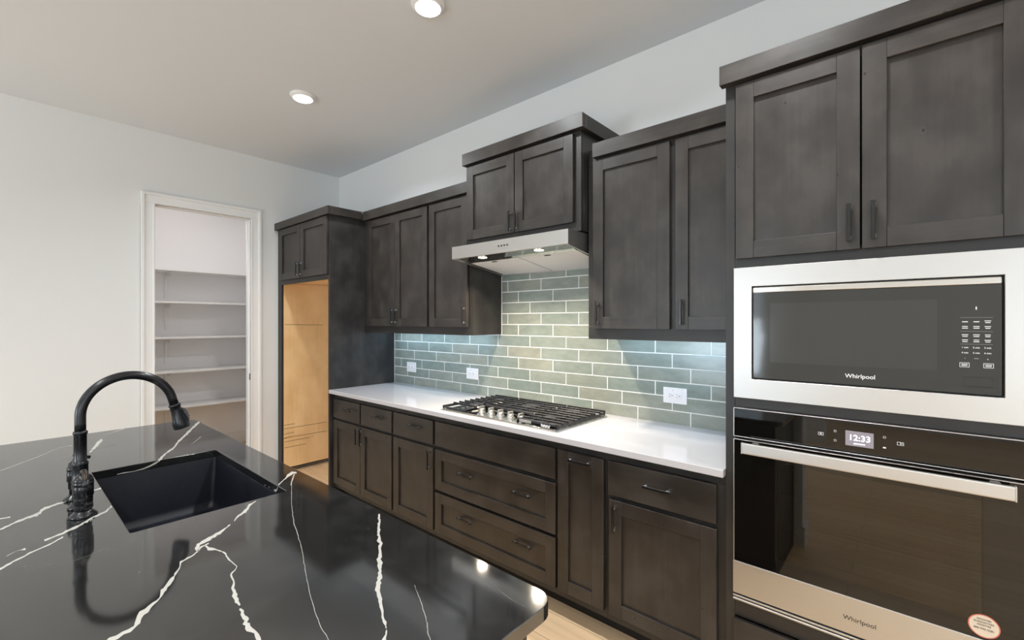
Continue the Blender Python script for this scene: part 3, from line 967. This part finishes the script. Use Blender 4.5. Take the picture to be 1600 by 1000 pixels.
def grate(x0, x1, y0, y1, n, lip=None):
    b = MB()
    zb, zt, zl = ZD + 0.001, ZT + 0.041, ZD + 0.006
    w = 0.0085
    # lower frame
    for q in (y0, y1 - w):
        b.box(x0, x1, q, q + w, zl, zl + 0.010, 'x', 0.002)
    for q in (x0, x1 - w):
        b.box(q, q + w, y0, y1, zl, zl + 0.010, 'y', 0.002)
    for q in ((x0, y0), (x1 - w, y0), (x0, y1 - w), (x1 - w, y1 - w)):
        b.box(q[0], q[0] + w, q[1], q[1] + w, zb - 0.0008, zl, bev=0.001)
    yb = lip if lip else y1
    # running bars with down-turned ends
    for i in range(n):
        q = y0 + (yb - w - y0) * i / (n - 1)
        b.box(x0, x1, q, q + w * 0.8, zt - 0.013, zt, 'x', 0.002)
        for e in (x0, x1 - w):
            b.box(e, e + w, q, q + w * 0.8, zl + 0.006, zt - 0.006, bev=0.0015)
    # cross webs carrying the fingers
    for fx in (0.33, 0.67):
        q = x0 + (x1 - x0) * fx
        b.box(q - 0.004, q + 0.004, y0, yb, zt - 0.014, zt - 0.003, 'y', 0.0015)
    if lip:
        b.box(x0, x0 + 0.010, yb - w, y1, zl, zl + 0.016, 'y', 0.002)
        b.box(x1 - 0.010, x1, yb - w, y1, zl, zl + 0.016, 'y', 0.002)
    else:
        b.box(x0, x1, y1 - w * 0.7, y1, zl, zt - 0.004, 'x', 0.002)
    return b.build('grate', M['iron'], t)
grate(2.436, 2.655, 0.092, 0.588, 9, lip=0.500)
grate(2.664, 3.052, 0.092, 0.430, 7)
gr = grate(3.061, 3.330, 0.092, 0.588, 10)
b = MB()
b.box(3.082, 3.165, 0.5881, 0.5895, ZT + 0.020, ZT + 0.034, bev=0.0005)
pl = b.build('plate', M['steel'], gr)
b = MB()
for i in range(7):
    x = 3.232 + 0.0085 * i
    b.box(x, x + 0.0042, 0.5881, 0.5890, ZT + 0.0165 - 0.0004 * i, ZT + (0.031 if i in (0,) else 0.0275) - 0.0004 * i, bev=0)
    b.box(x, x + 0.0085, 0.5881, 0.5889, ZT + (0.0165 if i % 2 else 0.025), ZT + (0.0195 if i % 2 else 0.028), bev=0)
b.build('white_tag', M['white_ink'], gr)
for i in range(5):
    kx, ky = 2.700 + 0.0815 * i, 0.497 + 0.012 * i / 4
    b = MB()
    b.lathe([(0.026, 0), (0.026, 0.003), (0.019, 0.005)], (kx, ky, ZD), seg=24)
    k_ = b.build('knob', M['steel_polish'], t)
    b = MB()
    b.lathe([(0.0195, 0.004), (0.0200, 0.006), (0.0190, 0.020), (0.0175, 0.022)], (kx, ky, ZD), seg=28)
    b.box(kx - 0.0065, kx + 0.0065, ky - 0.020, ky + 0.020, ZD + 0.021, ZD + 0.036, bev=0.0025, seg=2)
    b.build('grip', M['steel'], k_)

# ---------------------------------------------------------------- oven tower
TX0, TX1, TF = 4.155, 4.985, 0.620
t = thing('oven_tower_cabinet', 'tall dark cabinet housing the microwave and the wall oven', 'cabinet', (4.57, 0.31, 0))
b = MB()
b.box(TX0, TX0 + 0.018, 0.002, TF - 0.019, 0, 2.42, 'z', 0.0005)
b.box(TX1 - 0.018, TX1, 0.002, TF - 0.019, 0, 2.42, 'z', 0.0005)
b.build('side_panels', M['wood_flat'], t)
b = MB()
b.box(TX0 + 0.018, TX1 - 0.018, 0.002, 0.012, 0.10, 2.42, bev=0)
for z in (0.385, 1.170, 1.690, 2.402):
    b.box(TX0 + 0.018, TX1 - 0.018, 0.012, TF - 0.019, z, z + 0.018, bev=0)
b.build('shelves', M['wood_flat'], t)
b = MB()
b.box(TX0, 4.1885, TF - 0.0188, TF, 0, 2.42, 'z', 0.0008)
b.box(4.9465, TX1, TF - 0.0188, TF, 0, 2.42, 'z', 0.0008)
for z0, z1 in ((0.10, 0.140), (0.366, 0.4365), (1.1585, 1.1965), (1.6815, 1.730), (2.345, 2.42)):
    b.box(4.1885, 4.9465, TF - 0.0188, TF - 0.0002, z0, z1, 'x', 0.0008)
b.build('face_frame', M['frame'], t)
b = MB(); b.box(4.1885, 4.9465, 0.55, 0.565, 0, 0.10, bev=0)
b.build('toe_kick', M['toe'], t)
door(t, 4.195, 4.5685, 1.716, 2.369, TF, 4.5415, 1.800)
door(t, 4.5735, 4.947, 1.716, 2.369, TF, 4.6035, 1.800)
slab(t, 4.188, 4.947, 0.130, 0.362, TF, 4.567, 0.246)
b = MB()
b.box(4.1415, TX1 + 0.02, 0.620, 0.655, 2.380, 2.453, 'x', 0.0012)
b.box(4.1415, 4.1545, 0.002, 0.620, 2.4205, 2.453, 'y', 0.0012)
b.build('crown', M['wood'], t)

# ---------------------------------------------------------------- microwave
t = thing('built_in_microwave', 'built-in microwave with wide steel trim and smoked glass door', 'microwave', (4.5675, 0.33, 1.197))
MF = 0.645
b = MB()
X0, X1, Z0, Z1 = 4.190, 4.945, 1.1970, 1.6810
A0, A1, B0, B1 = 4.2525, 4.8865, 1.2695, 1.6100
b.ring(X0, X1, Z0, Z1, A0, A1, B0, B1, TF + 0.0005, MF)
b.build('trim_frame', M['steel'], t)
b = MB()
b.box(4.215, 4.920, 0.05, 0.600, 1.2, 1.660, bev=0)
b.box(A0 - 0.002, A1 + 0.002, 0.600, 0.630, B0 - 0.002, B1 + 0.002, bev=0)
b.build('body', M['gap'], t)
b = MB()
b.box(A0 + 0.0045, A1 - 0.0055, 0.6305, MF + 0.001, B0 + 0.0055, 1.5855, bev=0.0015)
dr = b.build('door', M['mw_glass'], t)
b = MB(); b.box(A0 + 0.0045, A1 - 0.0055, 0.6305, MF + 0.002, 1.5860, 1.6045, bev=0.002)
b.build('top_strip', M['steel_polish'], dr)
b = MB(); b.box(4.312, 4.750, MF + 0.0008, MF + 0.0013, 1.335, 1.546, bev=0)
b.build('window', M['mw_window'], dr)
text('lettering', 'Whirlpool', 0.0185, 4.5690, MF + 0.0012, 1.3035, M['white_ink'], dr, weight=0.0002)
cx = (4.8085, 4.8315, 4.8540)
b = MB()
Yp0, Yp1 = MF + 0.0008, MF + 0.0013
b.box(4.8300, 4.8325, Yp0, Yp1, 1.514, 1.523, bev=0)
def dash(x, z, w, h=0.0019):
    b.box(x - w / 2, x + w / 2, Yp0, Yp1, z - h / 2, z + h / 2, bev=0)
b.build('indicator', M['white_ink'], dr)
for zr, two in ((1.480, (0, 0, 1)), (1.464, (1, 1, 1)), (1.4405, (1, 1, 1)), (1.4255, (1, 1, 1))):
    for c, tw in zip(cx, two):
        b = MB()
        if tw:
            dash(c, zr + 0.0024, 0.0105 + RND.uniform(0, 0.003)); dash(c, zr - 0.0024, 0.0095 + RND.uniform(0, 0.003))
        else:
            dash(c, zr, 0.0115 + RND.uniform(0, 0.003), 0.0024)
        b.build('key_label', M['white_ink'], dr)
for xb in (4.8075, 4.8555):
    zb = 1.3565
    b = MB()
    for z in (zb - 0.0062, zb + 0.0062):
        b.box(xb - 0.0098, xb + 0.0098, Yp0, Yp1, z - 0.0005, z + 0.0005, bev=0)
    for x in (xb - 0.0095, xb + 0.0095):
        b.box(x - 0.0005, x + 0.0005, Yp0, Yp1, zb - 0.0062, zb + 0.0062, bev=0)
    dash(xb, zb + 0.0021, 0.013); dash(xb, zb - 0.0021, 0.012)
    b.build('boxed_key', M['white_ink'], dr)
for i, (c, z) in enumerate([(c, z) for z in (1.4063, 1.3913) for c in cx]):
    text('key_lettering', '%d min' % (i + 1), 0.0062, c, Yp1, z, M['white_ink'], dr, weight=0.0001)
text('key_lettering', '-', 0.0070, cx[0], Yp1, 1.3755, M['white_ink'], dr)
text('key_lettering', '+', 0.0070, cx[2], Yp1, 1.3740, M['white_ink'], dr)
b = MB()
dash(cx[1], 1.3755, 0.0095, 0.0017)
b.build('key_label', M['grey_ink'], dr)
for z in (1.4920, 1.4525, 1.4160):
    b = MB()
    b.box(4.799, 4.864, Yp0, Yp1 - 0.0002, z - 0.0003, z + 0.0003, bev=0)
    b.build('keypad_rule', M['grey_ink'], dr)
b = MB()
b.box(4.8050, 4.8625, MF + 0.0004, MF + 0.0012, 1.2965, 1.3220, bev=0.0004)
lb = b.build('latch_button', M['mw_glass'], dr)
b = MB()
b.box(4.8040, 4.8635, MF + 0.0006, MF + 0.0014, 1.3218, 1.3226, bev=0)
b.box(4.8040, 4.8635, MF + 0.0006, MF + 0.0014, 1.2952, 1.2964, bev=0)
b.build('button_groove', M['gap'], dr)

# ---------------------------------------------------------------- wall oven
t = thing('wall_oven', 'black glass wall oven with steel handle and lit clock below the microwave', 'oven', (4.5675, 0.33, 0.437))
OF = 0.645
b = MB()
for z0, z1, x0, x1 in ((0.45, 0.463, 4.22, 4.915), (1.075, 1.09, 4.22, 4.915)):
    b.box(x0, x1, 0.10, 0.60, z0, z1, bev=0)
b.box(4.22, 4.33, 0.10, 0.60, 0.463, 1.075, bev=0)
b.box(4.845, 4.915, 0.10, 0.60, 0.463, 1.075, bev=0)
b.box(4.33, 4.845, 0.10, 0.12, 0.463, 1.075, bev=0)
b.box(4.33, 4.845, 0.12, 0.60, 0.463, 0.600, bev=0)
b.box(4.33, 4.845, 0.12, 0.60, 1.000, 1.075, bev=0)
b.build('cavity', M['cavity'], t)
for z in (0.715, 0.855):
    b = MB()
    for y in (0.16, 0.585):
        b.tube([(4.332, y, z), (4.843, y, z)], 0.003, 8)
    for i in range(12):
        y = 0.185 + 0.0355 * i
        b.tube([(4.332, y, z + 0.004), (4.843, y, z + 0.004)], 0.0016, 6)
    for x in (4.40, 4.5875, 4.775):
        b.tube([(x, 0.16, z), (x, 0.585, z)], 0.0024, 6)
    b.build('rack', M['steel_polish'], t)
b = MB()
b.box(4.1925, 4.9425, 0.6205, OF, 1.0535, 1.1560, bev=0.0008)
cp = b.build('control_panel', M['black_glass'], t)
b = MB()
b.box(4.1895, 4.1925, 0.6205, OF + 0.0008, 1.0500, 1.1580, bev=0.0004)
b.box(4.9425, 4.9455, 0.6205, OF + 0.0008, 1.0500, 1.1580, bev=0.0004)
b.box(4.1895, 4.9455, 0.6205, OF + 0.0008, 1.1562, 1.1582, bev=0.0004)
b.box(4.1895, 4.9455, 0.6205, OF + 0.0008, 1.0505, 1.0530, bev=0.0004)
b.build('edge_trim', M['steel'], cp)
b = MB(); b.box(4.5310, 4.6035, OF + 0.0001, OF + 0.0008, 1.0775, 1.1255, bev=0)
sc = b.build('display', M['screen'], cp)
text('digits', '12:33', 0.0262, 4.5675, OF + 0.0010, 1.1035, M['digits'], sc, weight=0.0003)
b = MB()
for i in range(7):
    b.box(4.5530 + 0.0042 * i, 4.5563 + 0.0042 * i, OF + 0.0008, OF + 0.0011, 1.0842 if i else 1.0832, 1.0875, bev=0)
b.build('screen_words', M['digits'], sc)
b = MB()
y0, y1 = OF + 0.0002, OF + 0.0008
def ringbox(x0, x1, z0, z1, w=0.0011):
    b.box(x0, x1, y0, y1, z0, z0 + w, bev=0); b.box(x0, x1, y0, y1, z1 - w, z1, bev=0)
    b.box(x0, x0 + w, y0, y1, z0, z1, bev=0); b.box(x1 - w, x1, y0, y1, z0, z1, bev=0)
ringbox(4.4565, 4.4715, 1.0985, 1.1085)
b.box(4.4615, 4.4665, y0, y1, 1.1015, 1.1055, bev=0)
for x, z in ((4.5035, 1.1185), (4.5035, 1.0875), (4.6300, 1.1185)):
    for k in range(6):
        a = k * math.pi / 3
        b.box(x + 0.0032 * math.cos(a) - 0.0008, x + 0.0032 * math.cos(a) + 0.0008, y0, y1, z + 0.0032 * math.sin(a) - 0.0008, z + 0.0032 * math.sin(a) + 0.0008, bev=0)
b.box(4.6262, 4.6338, y0, y1, 1.0840, 1.0882, bev=0)
ringbox(4.6600, 4.6760, 1.1000, 1.1100)
b.box(4.6675, 4.6690, y0, y1, 1.1000, 1.1100, bev=0)
b.box(4.6690, 4.6760, y0, y1, 1.1045, 1.1058, bev=0)
b.build('touch_symbols', M['white_ink'], cp)

b = MB()
W0, W1, V0, V1 = 4.332, 4.843, 0.632, 0.975
b.box(4.1925, W0, 0.6215, OF, 0.5855, 1.0390, bev=0.0008)
b.box(W1, 4.9425, 0.6215, OF, 0.5855, 1.0390, bev=0.0008)
b.box(W0, W1, 0.6215, OF - 0.00005, 0.5855, V0, bev=0)
b.box(W0, W1, 0.6215, OF - 0.00005, V1, 1.0390, bev=0)
od = b.build('door', M['black_glass'], t)
b = MB(); b.box(W0 - 0.0002, W1 + 0.0002, 0.640, OF - 0.0002, V0 - 0.0002, V1 + 0.0002, bev=0)
b.build('window', M['tint'], od)
b = MB()
b.box(4.1895, 4.1925, 0.6215, OF + 0.0008, 0.5855, 1.0395, bev=0.0004)
b.box(4.9425, 4.9455, 0.6215, OF + 0.0008, 0.5855, 1.0395, bev=0.0004)
b.box(4.1895, 4.9455, 0.6215, OF + 0.0008, 1.0392, 1.0415, bev=0.0004)
b.build('edge_trim', M['steel'], od)
b = MB()
b.box(4.1880, 4.9465, 0.6215, OF + 0.0015, 0.4640, 0.5850, bev=0.0025, seg=2)
sp = b.build('lower_panel', M['steel'], od)
text('lettering', 'Whirlpool', 0.0205, 4.5675, OF + 0.0018, 0.5150, M['black_ink'], sp, weight=0.0001)
b = MB()
b.box(4.205, 4.930, 0.700, 0.713, 1.0060, 1.0455, bev=0.004, seg=2)
for x in (4.229, 4.881):
    b.box(x, x + 0.024, OF, 0.702, 1.0140, 1.0380, bev=0.003)
for x0, x1 in ((4.2045, 4.2085), (4.9265, 4.9305)):
    b.box(x0, x1, 0.698, 0.7135, 1.0055, 1.0460, bev=0.001)
# the bar is cut to the photographed length
for v in b.bm.verts:
    v.co.x = 4.567 + (v.co.x - 4.567) * 0.335 / 0.3635
b.build('handle', M['steel'], od)
b = MB()
b.box(4.1880, 4.9465, 0.6215, 0.6400, 0.4570, 0.4625, bev=0)
b.box(4.1880, 4.9465, 0.6215, 0.6400, 0.4455, 0.4500, bev=0)
b.build('vent_gap', M['gap'], t)
b = MB()
b.box(4.1880, 4.9465, 0.6215, OF + 0.0005, 0.4500, 0.4570, bev=0.001)
b.box(4.1870, 4.9475, 0.6215, OF + 0.0015, 0.4372, 0.4455, bev=0.002)
b.build('vent_trim', M['steel'], t)
# registration sticker
b = MB(); b.lathe([(0.0322, 0), (0.0322, 0.0002)], (4.8465, OF + 0.0001, 0.6235), 'y', seg=48)
st = b.build('sticker', M['sticker_rim'], od)
st['label'] = 'round cream sticker with red rim'
b = MB(); b.lathe([(0.0295, 0), (0.0295, 0.0002)], (4.8465, OF + 0.0003, 0.6235), 'y', seg=48)
b.build('sticker_face', M['sticker'], st)
for s, z, h in (('REGISTER', 0.6415, 0.0068), ('ENREGISTRER', 0.6335, 0.0066), ('REGISTRE', 0.6258, 0.0066), ('888-990-3281', 0.6155, 0.0074)):
    text('sticker_lettering', s, h, 4.8465, OF + 0.0007, z, M['black_ink'], st)

# ---------------------------------------------------------------- island
IX0, IX1, IY0, IY1, IZ = 1.557, 4.147, 1.719, 2.960, 0.914
SX0, SX1, SY0, SY1 = 2.381, 3.124, 1.838, 2.243

def rrect(x0, x1, y0, y1, r, n=6):
    pts = []
    for cx_, cy_, a0 in ((x1 - r, y1 - r, 0), (x0 + r, y1 - r, 90), (x0 + r, y0 + r, 180), (x1 - r, y0 + r, 270)):
        for i in range(n + 1):
            a = math.radians(a0 + 90 * i / n)
            pts.append((cx_ + r * math.cos(a), cy_ + r * math.sin(a)))
    return pts

def slab_with_hole(outer, hole, z0, z1, bev):
    c = bpy.data.curves.new('outline', 'CURVE')
    c.dimensions = '2D'
    c.fill_mode = 'BOTH'
    c.extrude = (z1 - z0) / 2 - bev
    c.bevel_depth = bev
    c.bevel_resolution = 1
    c.offset = -bev
    for pts in (outer, hole):
        s = c.splines.new('POLY')
        s.points.add(len(pts) - 1)
        for q, p in zip(s.points, pts):
            q.co = (p[0], -p[1], 0, 1)
        s.use_cyclic_u = True
    tmp = bpy.data.objects.new('outline', c)
    COL.objects.link(tmp)
    me = bpy.data.meshes.new_from_object(tmp.evaluated_get(bpy.context.evaluated_depsgraph_get()))
    bpy.data.objects.remove(tmp)
    t_ = bmesh.new(); t_.from_mesh(me)
    bpy.data.meshes.remove(me)
    for v in t_.verts:
        v.co.z += (z0 + z1) / 2
    bmesh.ops.remove_doubles(t_, verts=t_.verts, dist=1e-5)
    bmesh.ops.recalc_face_normals(t_, faces=t_.faces)
    return t_

b = MB()
tm = slab_with_hole(rrect(IX0, IX1, IY0, IY1, 0.045), rrect(SX0, SX1, SY0, SY1, 0.006, 3), 0.884, IZ, 0.0018)
for f in tm.faces: f.smooth = False
b._append(tm, 0, 'x')
VR = random.Random(5)
def strip(quads, lift, mi=1, slim=0.74):
    """Vein drawn as a ragged ribbon in the stone: quads of (left x, left y, right x, right y)."""
    L = []
    for i in range(len(quads) - 1):
        a, c = quads[i], quads[i + 1]
        ln = math.hypot((c[0] + c[2] - a[0] - a[2]) / 2, (c[1] + c[3] - a[1] - a[3]) / 2)
        n = max(2, min(14, int(ln / 0.008)))
        for k in range(n):
            f = k / n
            p = [a[j] + (c[j] - a[j]) * f for j in range(4)]
            w = math.hypot(p[0] - p[2], p[1] - p[3])
            j = VR.gauss(0, 0.09 * w + 0.0002)
            ux, uy = ((p[0] - p[2]) / w, (p[1] - p[3]) / w) if w > 1e-9 else (0.0, 0.0)
            sc_ = slim * max(0.35, 1 + VR.gauss(0, 0.2))
            mx, my = (p[0] + p[2]) / 2 + ux * j, (p[1] + p[3]) / 2 + uy * j
            L.append((mx + ux * w / 2 * sc_, my + uy * w / 2 * sc_, mx - ux * w / 2 * sc_, my - uy * w / 2 * sc_))
    L.append(quads[-1])
    vs = [(b.bm.verts.new(P(q[0], q[1], IZ + lift)), b.bm.verts.new(P(q[2], q[3], IZ + lift))) for q in L]
    for (a1, a2), (c1, c2) in zip(vs, vs[1:]):
        f = b.bm.faces.new((a1, a2, c2, c1))
        f.normal_update()
        if f.normal.z < 0: f.normal_flip()
        f.material_index = mi
FAINT = (5, 8, 9, 12, 13, 14, 18, 20, 23, 24)
for n_, v_ in enumerate(VEINS):
    if n_ in FAINT:
        strip(v_, 0.0003, 2 if n_ in (9, 12, 20, 24) else 1, 0.28)
    else:
        strip(v_, 0.0003)
# the vein running down the cut edge of the sink opening, and flecks on the next edge
def edge_vein(pts, axis, at):
    vs = []
    for p, z, h in pts:
        q = [P(at, p, z + h), P(at, p, z - h)] if axis == 'x' else [P(p, at, z + h), P(p, at, z - h)]
        vs.append([b.bm.verts.new(k_) for k_ in q])
    for a, c in zip(vs, vs[1:]):
        b.bm.faces.new((a[0], a[1], c[1], c[0])).material_index = 1
edge_vein([(2.17, 0.8885, 0.001), (2.15, 0.889, 0.002), (2.12, 0.8875, 0.001), (2.09, 0.8905, 0.0022), (2.07, 0.896, 0.003), (2.052, 0.9035, 0.004), (2.038, 0.911, 0.003)], 'x', SX0 + 0.0004)
edge_vein([(3.020, 0.893, 0.0012), (3.034, 0.8925, 0.0045), (3.046, 0.899, 0.0035), (3.053, 0.910, 0.002)], 'y', SY0 + 0.0004)
edge_vein([(2.975, 0.8915, 0.0018), (2.981, 0.8915, 0.0018)], 'y', SY0 + 0.0004)
edge_vein([(2.938, 0.890, 0.0018), (2.943, 0.890, 0.0018)], 'y', SY0 + 0.0004)
tag(b.build('island_worktop', [M['quartz_black'], M['vein'], M['faint']]), 'polished black quartz island worktop with white veins and a sink cutout', 'countertop')

t = thing('island_cabinet', 'dark island cabinet under the black quartz worktop', 'cabinet', (2.85, 2.03, 0))
b = MB()
b.box(1.60, 4.105, 1.765, 1.785, 0.10, 0.8835, 'x', 0.0008)
b.build('front_panel', M['wood'], t)
b = MB()
b.box(4.085, 4.105, 1.785, 2.305, 0.0, 0.8835, 'z', 0.0008)
b.box(1.60, 1.62, 1.785, 2.305, 0.0, 0.8835, 'z', 0.0008)
b.build('end_panels', M['wood_flat'], t)
b = MB()
b.box(1.62, 4.085, 2.287, 2.305, 0.0, 0.8835, bev=0)
b.box(1.62, 4.085, 1.785, 2.287, 0.10, 0.118, bev=0)
b.box(1.62, 4.085, 1.84, 1.855, 0.0, 0.10, bev=0)
b.build('inner_panels', M['wood_flat'], t)
wi = wallbox('wall_island', [(1.60, 4.155, 2.3055, 2.44, 0, 0.8835)])
baseboard('baseboard_island', [(4.155, 4.169, 2.3055, 2.454), (1.60, 4.155, 2.44, 2.454)])

# sink
t = thing('kitchen_sink', 'black granite composite undermount sink in the island', 'sink', ((SX0 + SX1) / 2, (SY0 + SY1) / 2, 0.66))
b = MB()
def loops(specs):
    t_ = bmesh.new()
    rings = [[t_.verts.new(P(p[0], p[1], z)) for p in rrect(x0, x1, y0, y1, r, 6)] for x0, x1, y0, y1, r, z in specs]
    n = len(rings[0])
    for a, c in zip(rings, rings[1:]):
        for i in range(n):
            t_.faces.new((a[i], a[(i + 1) % n], c[(i + 1) % n], c[i])).smooth = True
    t_.faces.new(rings[0]); t_.faces.new(rings[-1])
    bmesh.ops.recalc_face_normals(t_, faces=t_.faces)
    return t_
def ins(d, r, z):
    return (SX0 + d, SX1 - d, SY0 + d, SY1 - d, r, z)
b._append(loops([ins(0.010, 0.012, 0.645), ins(-0.02, 0.02, 0.66), ins(-0.024, 0.02, 0.865), ins(-0.03, 0.02, 0.872), ins(-0.03, 0.02, 0.8835),
                 ins(-0.003, 0.012, 0.8835), ins(-0.0015, 0.014, 0.880), ins(0.006, 0.018, 0.70), ins(0.014, 0.022, 0.675), ins(0.030, 0.022, 0.665), ins(0.16, 0.02, 0.661)]), 0, 'x')
b.build('basin', M['sink'], t)
b = MB()
b.lathe([(0.056, 0), (0.056, 0.003), (0.046, 0.004), (0.040, 0.0015), (0.012, 0.001)], ((SX0 + SX1) / 2, 2.04, 0.661), seg=32)
b.build('drain', M['steel_polish'], t)

# ---------------------------------------------------------------- faucet set
Z = IZ
def slim_prof(prof, k=0.735):
    return [(r_ * k, h_) for r_, h_ in prof]
fx, fy = 2.787, 2.310
t = thing('kitchen_faucet', 'tall black gooseneck faucet with pull-down spray head', 'faucet', (fx, fy, Z), 'black faucet set on the island')
b = MB()
b.lathe(slim_prof([(0.040, 0.0003), (0.0405, 0.004), (0.036, 0.009), (0.029, 0.014), (0.0265, 0.020)]), (fx, fy, Z))
b.build('base_flange', M['faucet'], t)
b = MB()
b.lathe(slim_prof([(0.0255, 0.012), (0.0252, 0.075), (0.0265, 0.078), (0.0265, 0.086), (0.0252, 0.088), (0.0250, 0.128), (0.0262, 0.130), (0.0262, 0.136), (0.0225, 0.139),
         (0.0208, 0.142), (0.0206, 0.221), (0.0232, 0.223), (0.0236, 0.227), (0.0232, 0.231), (0.0186, 0.233)]), (fx, fy, Z))
b.build('column', M['faucet'], t)
b = MB()
b.tube([(fx - 0.010, fy + 0.006, Z + 0.155), (fx - 0.021, fy + 0.012, Z + 0.157)], [0.0035, 0.0045], 12)
b.build('lever_stud', M['faucet'], t)
cy, cz, r = fy - 0.1165, 1.190, 0.1165
pts = [(fx, fy, 1.146), (fx, fy, 1.168)]
for i in range(0, 34):
    a = math.radians(5 * i)
    pts.append((fx, cy + r * math.cos(a), cz + r * math.sin(a)))
a = math.radians(165)
ty, tz = -math.sin(a), math.cos(a)
e = pts[-1]
pts.append((fx, e[1] + ty * 0.024, e[2] + tz * 0.024))
b = MB(); b.tube(pts, 0.0136, 24)
b.build('spout', M['faucet'], t)
e = pts[-1]
prof = [(0.0195, 0.0), (0.0215, 0.002), (0.0215, 0.007), (0.0192, 0.009), (0.0195, 0.020), (0.0205, 0.032), (0.0225, 0.044), (0.0265, 0.058), (0.0290, 0.066), (0.0295, 0.084), (0.0285, 0.087), (0.0240, 0.0875)]
b = MB()
b.tube([(fx, e[1] + ty * h, e[2] + tz * h) for _, h in prof], [q * 0.83 for q, _ in prof], 28)
sh = b.build('spray_head', M['faucet'], t)
b = MB()
for i in range(6):
    h = 0.022 + 0.0085 * i
    off = -0.0190 - 0.0075 * math.sin(math.pi * (i + 0.8) / 6.5)
    q = (fx, e[1] + ty * h + off * abs(tz), e[2] + tz * h)
    b.tube([(fx - 0.010, q[1] + 0.002, q[2]), (fx - 0.006, q[1] - 0.001, q[2]), (fx + 0.006, q[1] - 0.001, q[2]), (fx + 0.010, q[1] + 0.002, q[2])], 0.0046, 10)
b.build('spray_button', M['black_metal'], sh)

vx, vy = 2.882, 2.312
t = thing('faucet_side_valve', 'squat black faucet valve with short lever, in front of the gooseneck', 'faucet valve', (vx, vy, Z), 'black faucet set on the island')
b = MB()
b.lathe(slim_prof([(0.0425, 0.0003), (0.0430, 0.004), (0.038, 0.009), (0.030, 0.014), (0.0265, 0.018)]), (vx, vy, Z))
b.build('base_flange', M['faucet'], t)
b = MB()
b.lathe(slim_prof([(0.0255, 0.012), (0.0255, 0.032), (0.0250, 0.034), (0.0285, 0.036), (0.0288, 0.054), (0.0280, 0.057), (0.0310, 0.060), (0.0315, 0.088), (0.0300, 0.091), (0.0318, 0.093), (0.0318, 0.099), (0.0300, 0.101),
         (0.0310, 0.103), (0.0300, 0.109), (0.0240, 0.117), (0.0150, 0.122), (0.010, 0.123)]), (vx, vy, Z))
b.build('valve_body', M['faucet'], t)
b = MB()
b.tube([(vx, vy, Z + 0.118), (vx + 0.004, vy, Z + 0.130), (vx + 0.016, vy - 0.001, Z + 0.131), (vx + 0.034, vy - 0.002, Z + 0.119), (vx + 0.044, vy - 0.002, Z + 0.109)], [0.0085, 0.008, 0.007, 0.006, 0.006], 16)
lv = b.build('lever', M['bronze'], t)
b = MB()
b.tube([(vx + 0.041, vy - 0.002, Z + 0.112), (vx + 0.046, vy - 0.002, Z + 0.107), (vx + 0.053, vy - 0.002, Z + 0.100), (vx + 0.0545, vy - 0.002, Z + 0.0985)], [0.006, 0.0088, 0.0088, 0.007], 20)
b.build('lever_tip', M['faucet'], lv)

sx, sy = 2.687, 2.317
t = thing('soap_dispenser', 'slim black soap dispenser behind the gooseneck faucet', 'soap dispenser', (sx, sy, Z), 'black faucet set on the island')
b = MB()
b.lathe(slim_prof([(0.0335, 0.0003), (0.034, 0.004), (0.030, 0.008), (0.018, 0.013), (0.015, 0.018)]), (sx, sy, Z))
b.build('base_flange', M['faucet'], t)
b = MB()
b.lathe(slim_prof([(0.0135, 0.012), (0.0135, 0.034), (0.0170, 0.036), (0.0172, 0.058), (0.0215, 0.060), (0.0215, 0.088), (0.0195, 0.090), (0.0215, 0.092), (0.0215, 0.103), (0.0180, 0.106), (0.0165, 0.116), (0.010, 0.120)]), (sx, sy, Z))
b.build('pump_body', M['faucet'], t)
b = MB()
b.tube([(sx, sy, Z + 0.112), (sx, sy - 0.006, Z + 0.128), (sx, sy - 0.020, Z + 0.131), (sx, sy - 0.040, Z + 0.126)], [0.009, 0.0075, 0.006, 0.005], 14)
b.build('nozzle', M['faucet'], t)

# ---------------------------------------------------------------- ceiling lights
def recessed(lx, ly, label):
    t = thing('recessed_light', label, 'ceiling light', (lx, ly, 3.018), 'recessed ceiling lights')
    b = MB()
    b.lathe([(0.065, -0.022), (0.078, -0.012), (0.085, -0.004), (0.085, -0.0003)], (lx, ly, RH), seg=48)
    b.build('trim_ring', M['trim'], t)
    b = MB()
    b.lathe([(0.058, -0.0255), (0.063, -0.0215)], (lx, ly, RH), seg=48)
    b.build('lens', M['lens'], t)
    return t
proto = recessed(LAMPS[0][0], LAMPS[0][1], 'lit round ceiling light farther away, above the pantry end')
LAB = {1: 'lit round ceiling light at the top edge, nearer the range hood'}
for i, (lx, ly) in enumerate(LAMPS):
    if i == 0: continue
    r_ = proto.copy(); COL.objects.link(r_)
    r_.location = P(lx, ly, 3.018)
    r_['label'] = LAB.get(i, 'lit round ceiling light elsewhere in the room, out of the picture')
    for ch in list(proto.children):
        c = ch.copy(); COL.objects.link(c); c.parent = r_
